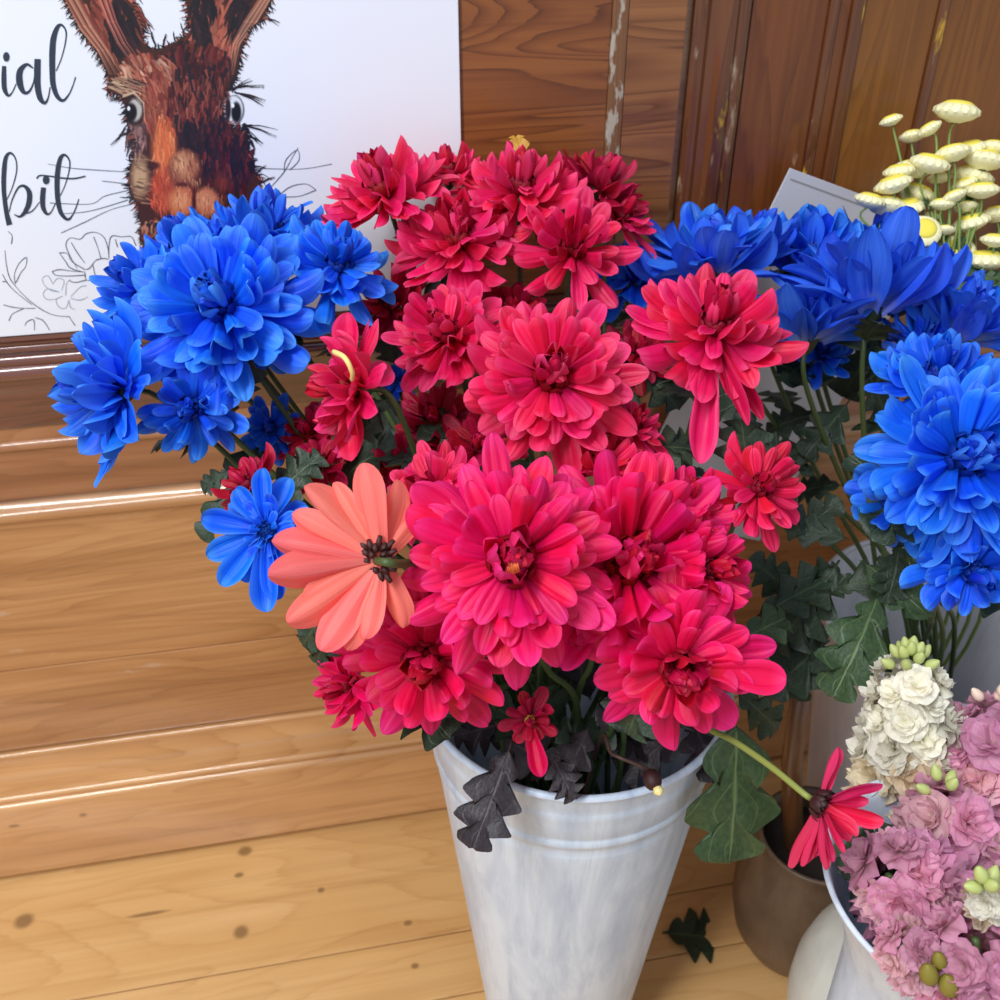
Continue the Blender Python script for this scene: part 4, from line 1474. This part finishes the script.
C(940, 372, .625, 76, (-.1, .72, .65), 74, 'blue', 'blue chrysanthemum directly above the biggest right hand one', 57, wr=.32, **K)
r8 = C(968, 455, .55, 108, (-.05, .15, 1), 94, 'blue', 'biggest blue chrysanthemum on the right, open towards the front at the picture edge', 58, wr=.31, leaves=1, **K)
C(896, 500, .59, 60, (-.65, -.1, .7), 40, 'blue', 'blue chrysanthemum at the lower left flank of the biggest right hand one', 59, wr=.42, e0=8, **K)
C(975, 572, .57, 62, (.1, -.35, .9), 46, 'blue', 'lowest blue chrysanthemum on the right, hanging above the stocks', 60, wr=.42, e0=4, **K)
C(822, 352, .755, 38, (.0, .6, .6), 34, 'blue', 'small blue flower in the shade among the stems on the right', 61, wr=.36, leaves=2, **K)
C(922, 338, .70, 50, (.1, .9, .4), 50, 'paleblue', 'blue bloom between the cup shaped ones and the biggest right hand one', 65, wr=.38, e0=16, matin='blue', **K)
C(758, 236, .795, 56, (.2, .8, .4), 44, 'blue', 'small blue bloom in the back row left of the grey card', 62, wr=.36, **K)
C(880, 240, .79, 62, (.2, .85, .35), 44, 'blue', 'blue bloom in the back row right of the grey card', 64, wr=.38, **K)
rg8 = r8[0]
for (a, b, mt, vr, w_) in (((880, 590, .66), (845, 690, .62), 'midleaf', 1, .8), ((860, 560, .68), (930, 610, .64), 'midleaf', 0, .7), ((840, 560, .70), (780, 650, .68), 'leaf', 2, .8), ((850, 540, .70), (790, 520, .70), 'leaf', 3, .8),
                           ((830, 590, .70), (890, 570, .66), 'leaf', 4, .8), ((800, 600, .72), (760, 560, .70), 'leaf', 1, .9), ((830, 640, .72), (770, 690, .70), 'leaf', 0, .9), ((900, 540, .66), (895, 600, .64), 'leaf', 2, .9), ((820, 610, .72), (800, 700, .70), 'leaf', 1, .8), ((850, 400, .76), (810, 450, .74), 'leaf', 1, .8), ((860, 360, .78), (900, 420, .76), 'leaf', 2, .8), ((840, 380, .78), (780, 360, .78), 'leaf', 0, .9), ((880, 330, .80), (850, 390, .78), 'leaf', 3, .9), ((820, 480, .76), (760, 430, .76), 'leaf', 2, .7), ((730, 330, .80), (700, 390, .78), 'leaf', 4, .9), ((790, 540, .76), (840, 500, .74), 'leaf', 0, .8), ((740, 400, .78), (760, 470, .76), 'leaf', 1, .8)):
    add_leaf(rg8, *a, *b, w_, mt, vr)

# ------------------------------------------------------------------ feverfew sprays
M['cream'] = plain('cream petal', srgb(250, 244, 196), .55)
M['butter'] = plain('yellow button', srgb(238, 220, 84), .7)
M['palegreen'] = plain('spray stem', srgb(120, 140, 70), .5)


def head_mesh():
    V, Fc = [], []
    n = 16
    for i in range(n):
        a = 2 * math.pi * i / n
        wd = .5 * 2 * math.pi / n
        b = len(V)
        for (r, z, w_) in ((.3, .30, .9), (.72, .26, 1.0), (1.0, .08, .9), (1.02, -.12, .35)):
            for s in (-1, 1):
                V.append((r * math.cos(a + s * wd * w_), r * math.sin(a + s * wd * w_), z))
        for j in range(3):
            Fc.append((b + j * 2, b + j * 2 + 1, b + j * 2 + 3, b + j * 2 + 2))
    b = len(V)
    m = 14
    ring = [(1.0, -.1), (.7, -.32), (.2, -.5)]
    for (r, z) in [(.98, .05)] + ring:
        for k in range(m):
            a = 2 * math.pi * k / m
            V.append((r * math.cos(a), r * math.sin(a), z))
    for j in range(3):
        for k in range(m):
            k2 = (k + 1) % m
            Fc.append((b + j * m + k, b + (j + 1) * m + k, b + (j + 1) * m + k2, b + j * m + k2))
    b = len(V)
    for (r, z) in ((.98, .05), (.80, .18), (.45, .26)):
        for k in range(m):
            a = 2 * math.pi * k / m
            V.append((r * math.cos(a), r * math.sin(a), z))
    for j in range(2):
        for k in range(m):
            k2 = (k + 1) % m
            Fc.append((b + j * m + k, b + j * m + k2, b + (j + 1) * m + k2, b + (j + 1) * m + k))
    return mesh_from('flower_head', V, Fc)


HM = head_mesh()
HM.materials.append(M['cream'])
DM = lathe('disc', [(.70, .14), (.66, .31), (.5, .40), (.25, .44), (.001, .42)], 18, False)
DM.materials.append(M['butter'])
sprays = [
    ('spray of small cream and yellow button flowers reaching highest, one flat button on top', [(957, 111, 16, 0), (891, 120, 8, 1), (912, 136, 9, 1), (929, 129, 9, 1), (970, 148, 11, 0), (952, 153, 13, 0)]),
    ('spray of yellow button flowers at the picture edge on the right', [(993, 148, 11, 0), (985, 160, 14, 0), (972, 176, 15, 0), (982, 190, 12, 0), (997, 214, 12, 0), (995, 240, 10, 1), (985, 260, 15, 0), (964, 184, 9, 1)]),
    ('dense spray of yellow button flowers leaning left over the blue ones', [(930, 163, 14, 0), (912, 169, 12, 0), (899, 171, 11, 0), (893, 184, 13, 0), (917, 193, 14, 0), (906, 207, 13, 0), (887, 206, 14, 0), (870, 200, 11, 0), (939, 178, 8, 1)]),
    ('lower spray of yellow button flowers just above the blue petals', [(942, 204, 9, 0), (954, 196, 9, 1), (966, 207, 8, 1), (932, 216, 6, 1), (971, 222, 13, 0), (924, 231, 12, 2), (957, 252, 13, 2), (945, 230, 7, 1)]),
]
rg = random.Random(21)
for si, (lab, hs_) in enumerate(sprays):
    base = Vector((B2.x + .01 * si - .015, B2.y + .03, B2.z - .15))
    t = thing('feverfew_spray', lab, 'flower spray', base, 'sprays of yellow button flowers')
    node = P(955 + 8 * si - 8, 300, .765)
    V_, F_ = [], []

    def addt(pth, a, b):
        tm = tube_mesh('x', catmull(pth, 5), a, b, 6)
        b_ = len(V_)
        V_.extend([vv.co.copy() for vv in tm.vertices])
        F_.extend([tuple(b_ + i for i in pl.vertices) for pl in tm.polygons])
    addt([base, Vector((B2.x + .01 * si, B2.y + .02, B2.z + .01)), node], .002, .0016)
    for (x, y, r_, k) in hs_:
        dd = .775 + rg.uniform(-.02, .015)
        c = P(x, y, dd)
        if k == 2:
            n = camdir((-.1, .3, .9))
        elif k == 1:
            n = camdir((rg.uniform(-.5, .3), .9, rg.uniform(-.1, .3)))
        else:
            n = camdir((rg.uniform(-.35, .35), 1.0, rg.uniform(.1, .5)))
        s = r_ * 1.42 * dd / 1000
        hm = Matrix.Translation(c) @ rotmat(n) @ Matrix.Scale(s, 4)
        h_ = link('flower_head', HM, None, t, hm)
        link('disc', DM, None, h_, hm)
        addt([node, node.lerp(c, .5) + Vector((0, 0, -.008)), c - n * s * 1.3, c - n * s * .35], .0012, .0009)
    link('stem', mesh_from('stem', V_, F_), M['palegreen'], t)
    for k in range(7):
        a = node.lerp(P(*hs_[k % len(hs_)][:2], .80), rg.uniform(-.1, .5))
        b = a + Vector((rg.uniform(-.025, .03), rg.uniform(-.02, .01), rg.uniform(-.01, .03)))
        link('leaf', leafpool('midleaf')[k % 5], None, t, frame_from(a, b, camdir((0, .4, 1)), .02))

# ------------------------------------------------------------------ stocks
def floret_mesh(seed, n_l=3):
    rg = random.Random(seed)
    V, Fc, UV = [], [], []
    for ly in range(n_l):
        q = ly / max(1, n_l - 1)
        cnt = 5 if ly < 2 else 4
        for i in range(cnt):
            az = 2 * math.pi * i / cnt + ly * .6 + rg.uniform(-.2, .2)
            el = R(8 + 55 * q + rg.uniform(-10, 12))
            ln = 1.0 - .42 * q
            wd = .62 * (1 - .3 * q)
            nv, nu = 6, 6
            b = len(V)
            ph = rg.random() * 6
            bend = rg.uniform(-.9, .6)
            y = z = 0
            ca, sa = math.cos(az), math.sin(az)
            for a in range(nv + 1):
                t = a / nv
                an = el + bend * t * t
                if a:
                    y += math.cos(an) * ln / nv
                    z += math.sin(an) * ln / nv
                w_ = wd * (.25 + .75 * math.sin(t ** .8 * 2.3))
                for k in range(nu + 1):
                    u = -1 + 2 * k / nu
                    rip = .13 * math.sin(u * 5 + ph + t * 3) * t
                    px_, py_, pz_ = u * w_, y - .12 * u * u * t, z + rip + .12 * u * u
                    V.append((ca * px_ - sa * py_, sa * px_ + ca * py_, pz_))
                    UV.append((k / nu, t))
            for a in range(nv):
                for k in range(nu):
                    c = b + a * (nu + 1) + k
                    Fc.append((c, c + 1, c + nu + 2, c + nu + 1))
    return mesh_from('floret', V, Fc, UV)


M['stockpink'] = petal_mat('pale pink stock petal', srgb(232, 196, 190), srgb(226, 164, 188), srgb(220, 146, 184), srgb(230, 178, 196), srgb(206, 128, 166), transl=.3)
M['stockblush'] = petal_mat('blush stock petal', srgb(240, 214, 200), srgb(236, 190, 196), srgb(232, 172, 194), srgb(238, 200, 200), srgb(218, 158, 176), transl=.3)
M['stockwhite'] = petal_mat('white stock petal', srgb(232, 232, 190), srgb(242, 238, 222), srgb(248, 244, 232), srgb(242, 238, 222), srgb(226, 220, 194), transl=.3)
M['stockcream'] = petal_mat('cream stock petal', srgb(232, 214, 170), srgb(240, 222, 190), srgb(240, 226, 200), srgb(236, 218, 186), srgb(220, 194, 150), transl=.3)
FL = {}
for mk in ('stockpink', 'stockblush', 'stockwhite', 'stockcream'):
    FL[mk] = []
    for s in range(4):
        me = floret_mesh(s * 3 + 1)
        me.materials.append(M[mk])
        FL[mk].append(me)
BUD = lathe('bud', [(.02, 0), (.3, .15), (.42, .5), (.34, .9), (.15, 1.2), (.02, 1.3)], 10, False)
BUD.materials.append(plain('pale green bud', srgb(186, 196, 120), .5))
BUD2 = BUD.copy()
BUD2.materials.clear()
BUD2.materials.append(plain('olive yellow bud', srgb(134, 122, 46), .5))
BUD3 = BUD.copy()
BUD3.materials.clear()
BUD3.materials.append(plain('cream pink bud', srgb(236, 206, 188), .5))


def stock(label, b, tip, n, rad, fr, mats, seed, buds=6, foot_=None, tipbud=BUD):
    rg = random.Random(seed)
    a_, b2 = P(*b), P(*tip)
    ax = (b2 - a_)
    L = ax.length
    ax.normalize()
    ft = foot_ or Vector((SK.x, SK.y, SK.z - .16))
    t = thing('stock_flower', label, 'flower', ft, 'stocks in the lower right bucket')
    side = ax.orthogonal().normalized()
    mouth = Vector((SK.x, SK.y, SK.z - .01)).lerp(a_, .25)
    mouth.z = min(mouth.z, SK.z + .01)
    link('stem', tube_mesh('stem', catmull([ft, mouth, a_, b2], 6), .003, .002), M['stem'], t)
    for i in range(n):
        q = (i + .5) / n
        az = i * 2.39996
        sd = side.copy()
        sd.rotate(Quaternion(ax, az))
        taper = 1 - .35 * q ** 2
        out = (sd + ax * (.25 + .9 * q ** 2)).normalized()
        p = a_ + ax * (L * q) + sd * rad * taper * rg.uniform(.75, 1.05)
        s = fr * taper * rg.uniform(.85, 1.15)
        mk = mats[0] if rg.random() > .3 or len(mats) == 1 else mats[1]
        if len(mats) > 2 and q < .4:
            mk = mats[2]
        link('floret', FL[mk][rg.randrange(4)], None, t, Matrix.Translation(p) @ rotmat(out, rg.random() * 6) @ Matrix.Scale(s, 4))
    for i in range(buds):
        az = i * 2.39996
        sd = side.copy()
        sd.rotate(Quaternion(ax, az))
        q = i / max(1, buds)
        out = (sd * (1 - .7 * q) + ax * (.6 + q)).normalized()
        p = b2 + ax * (.004 + .010 * q) + sd * rad * .42 * (1 - q)
        link('bud', tipbud, None, t, Matrix.Translation(p) @ rotmat(out) @ Matrix.Scale(.008, 4))
    return t


stock('white stock spike with green buds at its tip, left of the pink ones', (905, 800, .63), (910, 672, .60), 34, .024, .018, ['stockwhite', 'stockwhite', 'stockcream'], 1, 14)
stock('pink stock spike at the right edge, beside the white one', (985, 850, .61), (992, 712, .60), 30, .024, .022, ['stockpink', 'stockblush'], 2, 3, tipbud=BUD3)
stock('large pink stock cluster over the white bucket rim, nearest the hanging red flower', (925, 900, .55), (888, 876, .52), 22, .021, .020, ['stockpink', 'stockblush'], 3, 0)
stock('pink stock in the middle, between the rim cluster and the right edge spike', (950, 880, .59), (942, 800, .57), 18, .020, .021, ['stockpink', 'stockblush'], 4, 4)
s5 = stock('pink stock in the lower right corner with olive buds', (985, 1010, .49), (975, 938, .47), 20, .022, .018, ['stockpink'], 5, 0)
stock('small blush pink stock hanging low at the left of the lower corner', (925, 965, .50), (900, 945, .475), 12, .011, .0145, ['stockblush', 'stockpink'], 6, 0)
stock('small cream stock tip between the pink ones at the right edge', (992, 912, .475), (987, 893, .46), 5, .005, .011, ['stockcream', 'stockwhite'], 7, 4)
for (x, y, k) in ((930, 970, 3.2), (950, 982, 3.4), (940, 955, 2.6), (968, 985, 2.8)):
    link('bud', BUD2, None, s5, Matrix.Translation(P(x, y + 12, .47)) @ rotmat(camdir((-.3, .8, .5))) @ Matrix.Scale(.008 * k / 2.3, 4))

for (a, b, mt, vr, w_) in (((900, 880, .56), (842, 850, .555), 'midleaf', 2, .9), ((905, 870, .57), (850, 868, .56), 'leaf', 1, .9), ((900, 900, .57), (868, 905, .55), 'leaf', 3, .9), ((920, 860, .58), (862, 838, .57), 'leaf', 0, .9), ((930, 900, .57), (890, 925, .55), 'midleaf', 1, .9)):
    add_leaf(s5, *a, *b, w_, mt, vr)

# ------------------------------------------------------------------ fallen leaf on the floor
h0 = floor_hit(662, 935)
h1 = floor_hit(722, 938)
fl = link('fallen_leaf', leaf_mesh('fallen_leaf', 4, .25, -.2, 3, .6), M['leaf'], mw=Matrix.Translation((0, 0, .004)) @ frame_from(h0, h1, Vector((0, 0, 1)), .085))
tag(fl, 'dark green lobed leaf lying on the floorboards right of the white bucket', 'leaf')
